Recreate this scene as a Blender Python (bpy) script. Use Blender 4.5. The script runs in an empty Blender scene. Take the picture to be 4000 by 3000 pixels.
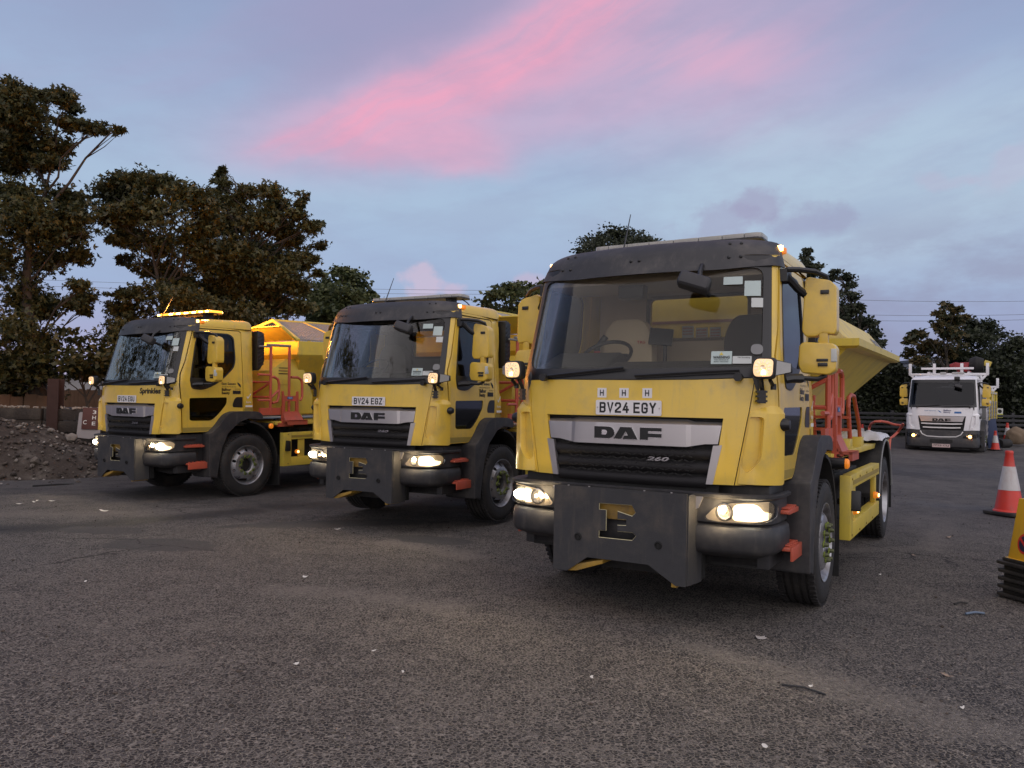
import bpy, bmesh, math, random
import numpy as np
from mathutils import Vector, Matrix
from mathutils.noise import noise as pnoise
random.seed(7); RNG = np.random.default_rng(11)
SC = bpy.context.scene
COL = SC.collection
R = math.radians
# ------------------------------------------------------------------ camera
PITCH, ROLL, EYE, FPX = R(1.81), R(1.23), 1.53, 3088.0
cp, sp, cr, sr = math.cos(PITCH), math.sin(PITCH), math.cos(ROLL), math.sin(ROLL)
FW = Vector((0, cp, sp)); U0 = Vector((0, -sp, cp)); X0 = Vector((1, 0, 0))
RT = X0*cr + U0*sr; UP = -X0*sr + U0*cr; CAM = Vector((0, 0, EYE))
cam = bpy.data.cameras.new('camera'); camo = bpy.data.objects.new('camera', cam); COL.objects.link(camo)
cam.sensor_width = 36; cam.lens = FPX/4000*36; cam.clip_end = 2000; cam.clip_start = .05
camo.matrix_world = Matrix(((RT.x, UP.x, -FW.x, CAM.x), (RT.y, UP.y, -FW.y, CAM.y), (RT.z, UP.z, -FW.z, CAM.z), (0, 0, 0, 1)))
SC.camera = camo
SC.view_settings.view_transform = 'Standard'; SC.view_settings.look = 'None'
SC.view_settings.exposure = 0.0; SC.view_settings.gamma = 1; SC.view_settings.use_curve_mapping = False
SC.cycles.use_denoising = True
SC.cycles.max_bounces = 8; SC.cycles.transparent_max_bounces = 16; SC.cycles.sample_clamp_indirect = 4
def at(px, py, Y):
    "point at world depth Y seen at this pixel of a 2212 wide photograph"
    x = px*4000/2212; y = py*4000/2212
    d = FW + RT*((x-2000)/FPX) - UP*((y-1500)/FPX)
    return CAM + d*(Y/d.y)
def lin(r, g, b):
    f = lambda c: (c/255/12.92) if c/255 <= .04045 else ((c/255+.055)/1.055)**2.4
    return (f(r), f(g), f(b), 1)
# ------------------------------------------------------------------ node helpers
class NT:
    def __init__(s, tree): s.t = tree; s.n = tree.nodes; s.l = tree.links
    def node(s, typ, **kw):
        n = s.n.new(typ)
        for k, v in kw.items(): setattr(n, k, v)
        return n
    def set(s, sock, v):
        if hasattr(v, 'is_output') or isinstance(v, bpy.types.NodeSocket): s.l.new(v, sock)
        else: sock.default_value = v
    def m(s, op, a, b=None, c=None, clamp=False):
        n = s.node('ShaderNodeMath', operation=op); n.use_clamp = clamp
        s.set(n.inputs[0], a)
        if b is not None: s.set(n.inputs[1], b)
        if c is not None: s.set(n.inputs[2], c)
        return n.outputs[0]
    def ss(s, v, a, b):
        n = s.node('ShaderNodeMapRange', interpolation_type='SMOOTHSTEP')
        s.set(n.inputs[0], v); n.inputs[1].default_value = a; n.inputs[2].default_value = b
        n.inputs[3].default_value = 0; n.inputs[4].default_value = 1
        if a > b: n.inputs[1].default_value = b; n.inputs[2].default_value = a; n.inputs[3].default_value = 1; n.inputs[4].default_value = 0
        return n.outputs[0]
    def mul(s, *a):
        r = a[0]
        for b in a[1:]: r = s.m('MULTIPLY', r, b)
        return r
    def mix(s, f, a, b, typ='MIX'):
        n = s.node('ShaderNodeMix', data_type='RGBA', blend_type=typ)
        s.set(n.inputs[0], f); s.set(n.inputs[6], a); s.set(n.inputs[7], b)
        return n.outputs[2]
    def noise(s, vec=None, scale=5, detail=4, rough=.55, dist=0):
        n = s.node('ShaderNodeTexNoise'); n.inputs['Scale'].default_value = scale; n.inputs['Detail'].default_value = detail
        n.inputs['Roughness'].default_value = rough; n.inputs['Distortion'].default_value = dist
        if vec is not None: s.l.new(vec, n.inputs['Vector'])
        return n.outputs[0]
    def ramp(s, v, stops):
        n = s.node('ShaderNodeValToRGB'); s.set(n.inputs[0], v); e = n.color_ramp.elements
        while len(e) < len(stops): e.new(.5)
        for i, (p, c) in enumerate(stops): e[i].position = p; e[i].color = c
        return n.outputs[0]
    def xyz(s, x, y, z):
        n = s.node('ShaderNodeCombineXYZ'); s.set(n.inputs[0], x); s.set(n.inputs[1], y); s.set(n.inputs[2], z); return n.outputs[0]
# ------------------------------------------------------------------ dusk sky
W = bpy.data.worlds.new('World'); SC.world = W; W.use_nodes = True
t = NT(W.node_tree); t.n.clear()
tc = t.node('ShaderNodeTexCoord'); sx = t.node('ShaderNodeSeparateXYZ'); t.l.new(tc.outputs['Generated'], sx.inputs[0])
az0 = t.m('ARCTAN2', sx.outputs[0], sx.outputs[1]); el0 = t.m('ARCSINE', sx.outputs[2])
vec0 = t.xyz(az0, el0, 0.0)
w1 = t.noise(vec0, 5.0, 5, .55); w2 = t.noise(t.xyz(t.m('ADD', az0, 7.3), el0, 2.0), 5.0, 5, .55)
az = t.m('ADD', az0, t.mul(t.m('SUBTRACT', w1, .5), .10)); el = t.m('ADD', el0, t.mul(t.m('SUBTRACT', w2, .5), .07))
base = t.ramp(t.m('MULTIPLY', el0, 1.6), [(0.0, lin(186, 166, 196)), (.09, lin(168, 168, 202)), (.22, lin(158, 176, 208)), (.40, lin(166, 188, 213)), (.58, lin(156, 174, 205)), (.75, lin(142, 156, 190)), (1, lin(128, 140, 178))])
streak = t.noise(t.xyz(t.m('ADD', t.mul(az0, 2.0), t.mul(el0, -1.0)), t.m('ADD', t.mul(el0, 9.0), t.mul(az0, -3.6)), 1.0), 1.6, 6, .55)
wisp = t.noise(t.xyz(t.m('ADD', t.mul(az0, 1.5), 3.0), t.m('ADD', t.mul(el0, 12.0), t.mul(az0, -3.0)), 5.0), 1.5, 6, .55)
rt = t.mul(t.ss(az, .02, .3), t.ss(el, .12, .2), t.ss(el, .40, .30))
base = t.mix(t.mul(rt, .6), base, lin(180, 200, 217))
base = t.mix(t.mul(t.ss(wisp, .45, .65), t.ss(el0, .10, .2), .28), base, lin(150, 166, 198))
base = t.mix(t.mul(t.ss(az0, .1, .45), t.ss(el0, .17, .06), .75), base, lin(142, 151, 182))
lav = t.mul(.7, t.ss(streak, .40, .66), t.ss(el, .24, .36), t.ss(az, .75, .3))
base = t.mix(t.mul(lav, .5), base, lin(166, 160, 194))
gap = t.mul(t.ss(az, -.40, -.12), t.ss(az, .40, .10), t.ss(el, .33, .43))
base = t.mix(t.mul(gap, .5), base, lin(160, 154, 188))
veil = t.mul(t.ss(az, -.12, .10), t.ss(az, .56, .18), t.ss(el, .28, .38), t.m('ADD', .30, t.mul(streak, .95)))
base = t.mix(t.mul(veil, .6), base, lin(216, 178, 204))
veil2 = t.mul(t.ss(az, .0, .14), t.ss(az, .42, .20), t.ss(el, .37, .41), t.ss(el, .47, .42), t.ss(streak, .38, .6))
base = t.mix(t.mul(veil2, .5), base, lin(232, 172, 196))
dd = t.m('ADD', t.mul(t.m('ADD', az, .36), -.43), t.mul(t.m('SUBTRACT', el, .27), .90))
uu = t.m('ADD', t.mul(t.m('ADD', az, .36), .90), t.mul(t.m('SUBTRACT', el, .27), .43))
glow = t.mul(t.ss(dd, .10, -.01), t.ss(dd, -.14, -.04), t.ss(el, .24, .33), t.ss(az, -.48, -.27), t.ss(az, .22, -.10), .6)
base = t.mix(glow, base, lin(214, 170, 198))
fib = t.noise(t.xyz(t.mul(uu, 2.2), t.mul(dd, 26.0), 3.0), 1.0, 6, .6)
base = t.mix(t.mul(t.ss(dd, .030, .06), t.ss(dd, .20, .08), t.ss(uu, -.02, .2), .45), base, lin(152, 150, 184))
core = t.mul(t.ss(fib, .22, .72), t.ss(dd, .036, .004), t.ss(dd, -.080, -.012), t.ss(el, .265, .315), t.ss(uu, -.04, .16), t.ss(uu, .80, .45), t.m('ADD', .75, t.mul(streak, 1.3)))
lobe = t.mul(t.ss(el, .272, .306), t.ss(el, .375, .325), t.ss(az, -.33, -.20), t.ss(az, .05, -.09), t.m('ADD', .25, t.mul(wisp, 1.25)))
base = t.mix(t.mul(t.m('MINIMUM', t.m('MAXIMUM', core, t.mul(lobe, .8)), 1.0), .86), base, lin(234, 164, 190))
mott = t.noise(t.xyz(t.mul(az0, 1.0), t.mul(el0, 2.6), 12.0), 7.0, 7, .6)
base = t.mix(t.mul(t.ss(mott, .40, .66), t.ss(el0, .02, .12), .22), base, lin(148, 152, 184))
# grey clouds low on the right, small cumulus near the horizon
cn = t.noise(t.xyz(t.mul(az0, 1.0), t.mul(el0, 2.4), 4.0), 5.5, 7, .58)
cl = t.mul(t.ss(cn, .38, .58), t.ss(az0, -.02, .24), t.ss(el0, .29, .14), t.ss(el0, -.02, .03))
base = t.mix(t.mul(cl, .7), base, lin(146, 150, 178))
cn2 = t.noise(t.xyz(t.mul(az0, 1.0), t.mul(el0, 1.3), 9.0), 16, 6, .6)
def puff(caz, cel, ra, re, col, amt):
    global base
    a = t.m('DIVIDE', t.m('SUBTRACT', az, caz), ra); e = t.m('DIVIDE', t.m('SUBTRACT', el, cel), re)
    r = t.m('SQRT', t.m('ADD', t.mul(a, a), t.mul(e, e)))
    n = t.m('ADD', r, t.mul(t.m('SUBTRACT', cn2, .5), 3.2))
    base = t.mix(t.mul(t.ss(n, 1.25, .45), t.ss(el0, cel-re*1.1, cel-re*.3), amt), base, col)
puff(-.115, .150, .020, .024, lin(206, 186, 206), .65)
puff(-.085, .145, .018, .016, lin(204, 182, 204), .6)
puff(.02, .165, .02, .016, lin(200, 178, 200), .5)
puff(.30, .240, .04, .022, lin(156, 154, 184), .6)
puff(.25, .225, .05, .02, lin(156, 156, 186), .55)
puff(.35, .225, .05, .02, lin(152, 154, 184), .55)
puff(.555, .262, .03, .028, lin(188, 178, 202), .35)
puff(.50, .252, .02, .012, lin(186, 178, 202), .3)
base = t.mix(t.ss(el0, -.02, -.12), base, lin(70, 68, 70))
bg = t.node('ShaderNodeBackground'); t.l.new(base, bg.inputs[0]); bg.inputs[1].default_value = 1.06
wo = t.node('ShaderNodeOutputWorld'); t.l.new(bg.outputs[0], wo.inputs[0])
# ------------------------------------------------------------------ sun: soft low glow from behind the camera
sl = bpy.data.lights.new('sun', 'SUN'); so = bpy.data.objects.new('sun', sl); COL.objects.link(so)
sl.energy = 2.7; sl.angle = R(140); sl.color = (1.0, .86, .73)
so.rotation_euler = Vector((-.12, 1.0, -.50)).to_track_quat('-Z', 'Y').to_euler()
# ------------------------------------------------------------------ materials
MATS = {}
def mat(name, col, rough=.5, metal=0., spec=.5, coat=0., vary=.0, vscale=8., bump=0., bscale=60., emis=None, estr=0., dirt=None):
    if name in MATS: return MATS[name]
    m = bpy.data.materials.new(name); m.use_nodes = True; t = NT(m.node_tree)
    b = t.n['Principled BSDF']; b.inputs['Base Color'].default_value = (*col[:3], 1); b.inputs['Roughness'].default_value = rough
    b.inputs['Metallic'].default_value = metal; b.inputs['Specular IOR Level'].default_value = spec; b.inputs['Coat Weight'].default_value = coat
    b.inputs['Coat Roughness'].default_value = .08
    tc = t.node('ShaderNodeTexCoord')
    if vary or dirt:
        n = t.noise(tc.outputs['Object'], vscale, 6, .6)
        c = t.mix(t.m('MULTIPLY', n, vary*2), (*col[:3], 1), tuple(c*.45 for c in col[:3])+(1,))
        if dirt:
            g = t.node('ShaderNodeNewGeometry'); s = t.node('ShaderNodeSeparateXYZ'); t.l.new(tc.outputs['Object'], s.inputs[0])
            n2 = t.noise(tc.outputs['Object'], 3.0, 7, .65)
            st = t.noise(t.xyz(t.mul(s.outputs[0], 9.0), t.mul(s.outputs[1], 9.0), t.mul(s.outputs[2], .9)), 2.2, 5, .65); sp = t.noise(tc.outputs['Object'], 55, 3, .7)
            k = t.m('MINIMUM', t.m('ADD', t.mul(t.ss(n2, .46, .72), dirt[1]), t.m('ADD', t.mul(t.ss(st, .52, .78), dirt[1]*.75), t.mul(t.ss(sp, .60, .75), dirt[1]*.45))), 1.0)
            c = t.mix(k, c, (*dirt[0], 1))
        t.l.new(c, b.inputs['Base Color'])
        t.l.new(t.m('ADD', rough, t.mul(t.m('SUBTRACT', n, .5), vary*.8)), b.inputs['Roughness'])
    if bump:
        bn = t.node('ShaderNodeBump'); bn.inputs['Strength'].default_value = bump; bn.inputs['Distance'].default_value = .02
        t.l.new(t.noise(tc.outputs['Object'], bscale, 5, .6), bn.inputs['Height']); t.l.new(bn.outputs[0], b.inputs['Normal'])
    if emis: b.inputs['Emission Color'].default_value = (*emis, 1); b.inputs['Emission Strength'].default_value = estr
    MATS[name] = m; return m
def glass(name, tint, refl=1.0, ior=1.5):
    if name in MATS: return MATS[name]
    m = bpy.data.materials.new(name); m.use_nodes = True; t = NT(m.node_tree); t.n.clear()
    tr = t.node('ShaderNodeBsdfTransparent'); tr.inputs[0].default_value = (*tint, 1)
    gl = t.node('ShaderNodeBsdfGlossy'); gl.inputs['Roughness'].default_value = .03; gl.inputs[0].default_value = (.95, .97, 1, 1)
    fr = t.node('ShaderNodeFresnel'); fr.inputs[0].default_value = ior
    mx = t.node('ShaderNodeMixShader'); t.l.new(t.m('MINIMUM', t.m('MULTIPLY', fr.outputs[0], refl), 1.0), mx.inputs[0])
    t.l.new(tr.outputs[0], mx.inputs[1]); t.l.new(gl.outputs[0], mx.inputs[2])
    o = t.node('ShaderNodeOutputMaterial'); t.l.new(mx.outputs[0], o.inputs[0]); MATS[name] = m; return m
YEL = mat('yellow_paint', (.72, .485, .062), .30, coat=.3, vary=.07, vscale=3.5, dirt=((.36, .27, .12), .45))
YELB = mat('yellow_body_paint', (.64, .49, .066), .40, vary=.10, vscale=3, dirt=((.32, .26, .12), .5))
YELF = mat('yellow_tape', (.34, .25, .05), .5, vary=.2, vscale=20)
PLA = mat('dark_grey_plastic', (.028, .028, .031), .55, vary=.15, vscale=14, bump=.05, bscale=220, dirt=((.10, .09, .08), .5))
PLG = mat('plough_board_grey', (.036, .036, .039), .6, vary=.2, vscale=16, bump=.15, bscale=160, dirt=((.085, .072, .058), .7))
BLK = mat('black_plastic', (.012, .012, .013), .38)
BLM = mat('black_matt', (.012, .012, .012), .8, vary=.2, dirt=((.05, .045, .04), .5))
RUB = mat('tyre_rubber', (.018, .017, .017), .75, vary=.2, vscale=12, bump=.25, bscale=40, dirt=((.07, .06, .05), .5))
SIL = mat('silver_trim', (.50, .48, .48), .35, metal=.85)
CHR = mat('chrome', (.75, .75, .77), .15, metal=1)
RIM = mat('wheel_rim_steel', (.42, .42, .44), .42, metal=.75, vary=.15, vscale=14, dirt=((.10, .085, .07), .8))
NUT = mat('nut_steel', (.10, .11, .05), .5, metal=.3)
NUTG = mat('nut_pointer_green', (.17, .22, .03), .55)
ORG = mat('orange_red_paint', (.50, .095, .052), .42, vary=.1, dirt=((.25, .10, .07), .4))
WHT = mat('white_paint', (.74, .74, .76), .3, coat=.3, vary=.05, dirt=((.4, .38, .36), .3))
PLT = mat('plate_white', (.72, .70, .70), .35)
INK = mat('black_print', (.008, .008, .008), .5)
INKW = mat('white_print', (.7, .7, .66), .5)
INKB = mat('blue_print', (.02, .12, .35), .5)
GRL = mat('grille_black', (.014, .013, .014), .6, spec=.25)
BSL = mat('bright_silver', (.72, .71, .70), .4, metal=.15)
OCH = mat('ochre_paint', (.40, .24, .035), .6, vary=.15, dirt=((.12, .09, .06), .8))
STK = mat('sticker_pale', (.42, .50, .48), .6)
STK2 = mat('sticker_white', (.50, .52, .50), .6)
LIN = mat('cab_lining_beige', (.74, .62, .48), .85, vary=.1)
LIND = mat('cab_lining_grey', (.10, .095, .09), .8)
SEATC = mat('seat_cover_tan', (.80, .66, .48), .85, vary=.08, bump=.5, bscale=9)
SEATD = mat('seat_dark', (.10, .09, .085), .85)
DASH = mat('dashboard', (.05, .048, .045), .6)
REDM = mat('red_label', (.55, .03, .03), .5)
WSC = glass('windscreen_glass', (.84, .84, .81), .50, 1.42)
WSD = glass('tinted_glass', (.20, .21, .22), .70, 1.5)
LENS = glass('clear_lens', (.85, .85, .85), .9)
BARL = mat('light_bar_lens', (.36, .36, .35), .12, vary=.15, vscale=30)
LAMP = mat('lamp_on', (1, .9, .7), .4, emis=(1.0, .76, .42), estr=3.0)
LAMPC = mat('lamp_core', (1, .95, .8), .4, emis=(1.0, .90, .68), estr=18)
LAMPD = mat('lamp_dim', (.8, .6, .4), .3, emis=(1.0, .62, .28), estr=.75)
LAMPW = mat('lamp_reflector_glow', (.75, .68, .55), .18, metal=.9, emis=(1.0, .62, .28), estr=.32)  # faint emission paints in the light a reflector catches
AMB = mat('amber_lens', (.75, .22, .02), .25, emis=(1, .28, .02), estr=.35)
AMBL = mat('amber_lit', (1, .5, .1), .3, emis=(1.0, .33, .02), estr=2.6)
AMBS = mat('amber_small_lit', (1, .5, .1), .3, emis=(1.0, .50, .13), estr=11)
AMBW = mat('amber_core_lit', (1, .7, .3), .3, emis=(1.0, .52, .14), estr=22)
REDL = mat('red_lit', (1, .1, .05), .3, emis=(1.0, .08, .03), estr=6)
MESHM = mat('grey_mesh_steel', (.32, .30, .28), .6, metal=.3)
GREYP = mat('grey_panel', (.20, .20, .20), .6, vary=.1)
PLB = mat('white_plastic_sheet', (.62, .62, .66), .45, vary=.1, bump=.8, bscale=14)
# ------------------------------------------------------------------ object helpers
CACHE = {}
ZOFF = 0.0
def link(o, parent=None):
    COL.objects.link(o)
    if parent is not None: o.parent = parent
    return o
def tag(o, label=None, cat=None, group=None, kind=None):
    for k, v in (('label', label), ('category', cat), ('group', group), ('kind', kind)):
        if v: o[k] = v
    return o
def empty(name, loc, rot=(0, 0, 0), **kw):
    o = bpy.data.objects.new(name, None); o.empty_display_size = .3; link(o); o.location = loc; o.rotation_euler = rot
    return tag(o, **kw)
def finish(bm, name, sharp=32, bevel=0, segs=2, recalc=True):
    if recalc: bmesh.ops.recalc_face_normals(bm, faces=bm.faces[:])
    if bevel:
        ed = [e for e in bm.edges if len(e.link_faces) == 2 and e.calc_face_angle(0) > R(28)]
        bmesh.ops.bevel(bm, geom=ed, offset=bevel, segments=segs, profile=.6, affect='EDGES', clamp_overlap=True)
    me = bpy.data.meshes.new(name); bm.to_mesh(me); bm.free()
    if sharp:
        me.polygons.foreach_set('use_smooth', [True]*len(me.polygons)); me.set_sharp_from_angle(angle=R(sharp))
    return me
def put(name, me, m, parent=None, loc=None, rot=None):
    o = bpy.data.objects.new(name, me); link(o, parent)
    if not me.materials: me.materials.append(m)
    o.material_slots[0].link = 'OBJECT'; o.material_slots[0].material = m
    if loc is not None: o.location = loc
    if rot is not None: o.rotation_euler = rot
    return o
class MB:
    def __init__(s): s.bm = bmesh.new()
    def box(s, c, d, rot=None):
        mtx = Matrix.Translation(c)
        if rot: mtx = mtx @ Matrix.Rotation(rot[0], 4, 'X') @ Matrix.Rotation(rot[1], 4, 'Y') @ Matrix.Rotation(rot[2], 4, 'Z')
        bmesh.ops.create_cube(s.bm, size=1, matrix=mtx @ Matrix.Diagonal((*d, 1))); return s
    def bx(s, x0, x1, y0, y1, z0, z1): return s.box(((x0+x1)/2, (y0+y1)/2, (z0+z1)/2), (abs(x1-x0), abs(y1-y0), abs(z1-z0)))
    def tube(s, pts, r, n=8, rs=None):
        pts = [Vector(p) for p in pts]; rings = []; prev = None
        for i, p in enumerate(pts):
            a = pts[max(i-1, 0)]; b = pts[min(i+1, len(pts)-1)]; d = (b-a).normalized()
            if prev is None:
                u = d.orthogonal().normalized()
            else:
                u = (prev - d*prev.dot(d)).normalized()
            prev = u; v = d.cross(u); q = rs[i] if rs else r
            rings.append([s.bm.verts.new(p + (u*math.cos(k*2*math.pi/n) + v*math.sin(k*2*math.pi/n))*q) for k in range(n)])
        for a, b in zip(rings, rings[1:]):
            for k in range(n): s.bm.faces.new((a[k], a[(k+1) % n], b[(k+1) % n], b[k]))
        s.bm.faces.new(rings[0][::-1]); s.bm.faces.new(rings[-1]); return s
    def lathe(s, prof, axis='X', n=40, c=(0, 0, 0)):
        "profile of (radius, height along axis); closed if the ends have radius 0"
        rings = []
        for r, h in prof:
            row = []
            for k in range(n if r > 1e-6 else 1):
                a = 2*math.pi*k/n; p, q = r*math.cos(a), r*math.sin(a)
                v = {'X': (h, p, q), 'Y': (p, h, q), 'Z': (p, q, h)}[axis]
                row.append(s.bm.verts.new(Vector(v)+Vector(c)))
            rings.append(row)
        for a, b in zip(rings, rings[1:]):
            for k in range(n):
                f = [a[k % len(a)], a[(k+1) % len(a)], b[(k+1) % len(b)], b[k % len(b)]]
                f = list(dict.fromkeys(f))
                if len(f) > 2: s.bm.faces.new(f)
        return s
    def prism(s, poly, axis, a, b):
        "extrude polygon along an axis from a to b; polygon in the two other axes"
        mk = {'X': lambda u, v, w: (w, u, v), 'Y': lambda u, v, w: (u, w, v), 'Z': lambda u, v, w: (u, v, w)}[axis]
        A = [s.bm.verts.new(mk(u, v, a)) for u, v in poly]; B = [s.bm.verts.new(mk(u, v, b)) for u, v in poly]
        s.bm.faces.new(A); s.bm.faces.new(B[::-1])
        for i in range(len(poly)): j = (i+1) % len(poly); s.bm.faces.new((A[i], B[i], B[j], A[j]))
        return s
    def quad(s, *p): s.bm.faces.new([s.bm.verts.new(q) for q in p]); return s
    def mesh(s, name, sharp=32, bevel=0, segs=2): return finish(s.bm, name, sharp, bevel, segs)
    def obj(s, name, m, parent=None, loc=None, rot=None, **k): return put(name, s.mesh(name, **k), m, parent, loc, rot)
def part(name, key, fn, m, parent, loc=None, rot=None):
    "a part whose mesh is shared by all trucks"
    me = CACHE.get(key)
    if me is None:
        r = fn(); me = r if isinstance(r, bpy.types.Mesh) else r.mesh(name)
        CACHE[key] = me
    o = put(name, me, m, parent, loc, rot)
    if ZOFF and parent is not None and parent.parent is None and parent.type == 'EMPTY': o.location.z += ZOFF
    return o
def rnd(poly, r, n=4):
    "round the corners of a polygon; r a number or a list"
    out = []
    N = len(poly)
    for i, p in enumerate(poly):
        q = r[i] if isinstance(r, (list, tuple)) else r
        p = Vector(p).to_2d(); a = Vector(poly[i-1]).to_2d(); b = Vector(poly[(i+1) % N]).to_2d()
        if q <= 0: out.append(tuple(p)); continue
        q1 = min(q, (a-p).length*.48, (b-p).length*.48)
        A = p+(a-p).normalized()*q1; B = p+(b-p).normalized()*q1
        for k in range(n+1):
            s = k/n; out.append(tuple(A*(1-s)**2 + p*2*s*(1-s) + B*s*s))
    return out
def circle(cx, cy, r, n=20, rz=None): return [(cx+r*math.cos(2*math.pi*k/n), cy+(rz or r)*math.sin(2*math.pi*k/n)) for k in range(n)]
def panel(outer, holes, fmap, thick=.02, ucuts=(), vcuts=(), name='panel', sharp=32):
    bm = bmesh.new(); edges = []
    for loop in [outer]+list(holes):
        vs = [bm.verts.new((u, v, 0)) for u, v in loop]
        for i in range(len(vs)): edges.append(bm.edges.new((vs[i], vs[(i+1) % len(vs)])))
    bmesh.ops.triangle_fill(bm, use_beauty=True, use_dissolve=False, edges=edges, normal=(0, 0, 1))
    us = [u for u, v in outer]; vs_ = [v for u, v in outer]
    for u in ucuts:
        if min(us)+1e-4 < u < max(us)-1e-4: bmesh.ops.bisect_plane(bm, geom=bm.verts[:]+bm.edges[:]+bm.faces[:], dist=1e-5, plane_co=(u, 0, 0), plane_no=(1, 0, 0))
    for v in vcuts:
        if min(vs_)+1e-4 < v < max(vs_)-1e-4: bmesh.ops.bisect_plane(bm, geom=bm.verts[:]+bm.edges[:]+bm.faces[:], dist=1e-5, plane_co=(0, v, 0), plane_no=(0, 1, 0))
    bm.verts.index_update(); uv = [(v.co.x, v.co.y) for v in bm.verts]
    faces = []
    for f in bm.faces:
        idx = [v.index for v in f.verts]
        if f.normal.z < 0: idx.reverse()
        faces.append(idx)
    bd = []
    for e in bm.edges:
        if len(e.link_faces) == 1:
            l = e.link_loops[0]; a, b = l.vert.index, l.link_loop_next.vert.index
            bd.append((a, b) if e.link_faces[0].normal.z > 0 else (b, a))
    bm.free(); n = len(uv)
    co = [fmap(u, v, 0) for u, v in uv]
    fs = list(faces)
    if thick:
        co += [fmap(u, v, -thick) for u, v in uv]
        fs += [[i+n for i in reversed(f)] for f in faces] + [[b, a, a+n, b+n] for a, b in bd]
    me = bpy.data.meshes.new(name); me.from_pydata([tuple(c) for c in co], [], fs); me.validate()
    bm = bmesh.new(); bm.from_mesh(me); bpy.data.meshes.remove(me)
    return finish(bm, name, sharp, recalc=bool(thick))
def text_uv(body, font_shear=0., bold=0.):
    cu = bpy.data.curves.new('t', 'FONT'); cu.body = body; cu.size = 1; cu.shear = font_shear; cu.offset = bold; cu.resolution_u = 3
    o = bpy.data.objects.new('t', cu); COL.objects.link(o)
    dg = bpy.context.evaluated_depsgraph_get(); me = bpy.data.meshes.new_from_object(o.evaluated_get(dg))
    bpy.data.objects.remove(o); bpy.data.curves.remove(cu)
    v = np.array([p.co[:2] for p in me.vertices]); f = [list(p.vertices) for p in me.polygons]; bpy.data.meshes.remove(me)
    v -= v.min(0); v /= v.max(0); return v, f
def text(name, body, u0, u1, v0, v1, fmap, m, parent, shear=0., bold=.012, thick=.0):
    v, f = text_uv(body, shear, bold)
    co = [tuple(fmap(u0+(u1-u0)*a, v0+(v1-v0)*b, 0)) for a, b in v]
    me = bpy.data.meshes.new(name); me.from_pydata(co, [], f)
    o = put(name, me, m, parent)
    if ZOFF and parent.parent is None and parent.type == 'EMPTY': o.location.z += ZOFF
    return o
GLY = {'B': [[(0, .52), (.78, .52), (1, .63), (1, .89), (.8, 1), (0, 1), (0, 0), (.8, 0), (1, .12), (1, .41), (.8, .515)]], 'V': [[(0, 1), (.5, 0), (1, 1)]], '2': [[(0, .74), (0, .88), (.2, 1), (.8, 1), (1, .88), (1, .62), (.0, .14), (0, 0), (1, 0)]], '4': [[(.62, 1), (0, .27), (1, .27)], [(.74, 0), (.74, .6)]],
       'E': [[(1, 0), (0, 0), (0, 1), (1, 1)], [(0, .51), (.85, .51)]], 'G': [[(1, .76), (1, .86), (.78, 1), (.22, 1), (0, .86), (0, .14), (.22, 0), (.78, 0), (1, .14), (1, .46), (.58, .46)]], 'Y': [[(0, 1), (.5, .47), (1, 1)], [(.5, .5), (.5, 0)]], 'Z': [[(0, 1), (1, 1), (0, 0), (1, 0)]], 'U': [[(0, 1), (0, .14), (.22, 0), (.78, 0), (1, .14), (1, 1)]]}
def glyphs(word, x0, z0, y, w=.036, h=.065, st=.0145, adv=.0625):
    V, F = [], []
    for i, ch in enumerate(word):
        for j, pl in enumerate(GLY[ch]):
            P_ = [Vector((x0+i*adv+.007+a*w, z0+.007+b*h)) for a, b in pl]; n = len(P_); base = len(V)
            for k, p in enumerate(P_):
                d1 = (p-P_[k-1]).normalized() if k else (P_[1]-p).normalized(); d2 = (P_[k+1]-p).normalized() if k < n-1 else d1
                n1 = Vector((-d1.y, d1.x)); n2 = Vector((-d2.y, d2.x)); mt = (n1+n2).normalized(); L = st/2/max(.45, mt.dot(n1)); e = Vector((0, 0))
                if k == 0: e = -d2*st/2
                if k == n-1: e = d1*st/2
                for sg in (1, -1): q = p+e+mt*L*sg; V.append((q.x, y-.0002*j, q.y))
            F += [(base+2*k, base+2*k+1, base+2*k+3, base+2*k+2) for k in range(n-1)]
    me = bpy.data.meshes.new('plate_characters'); me.from_pydata(V, [], F); return me
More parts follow.
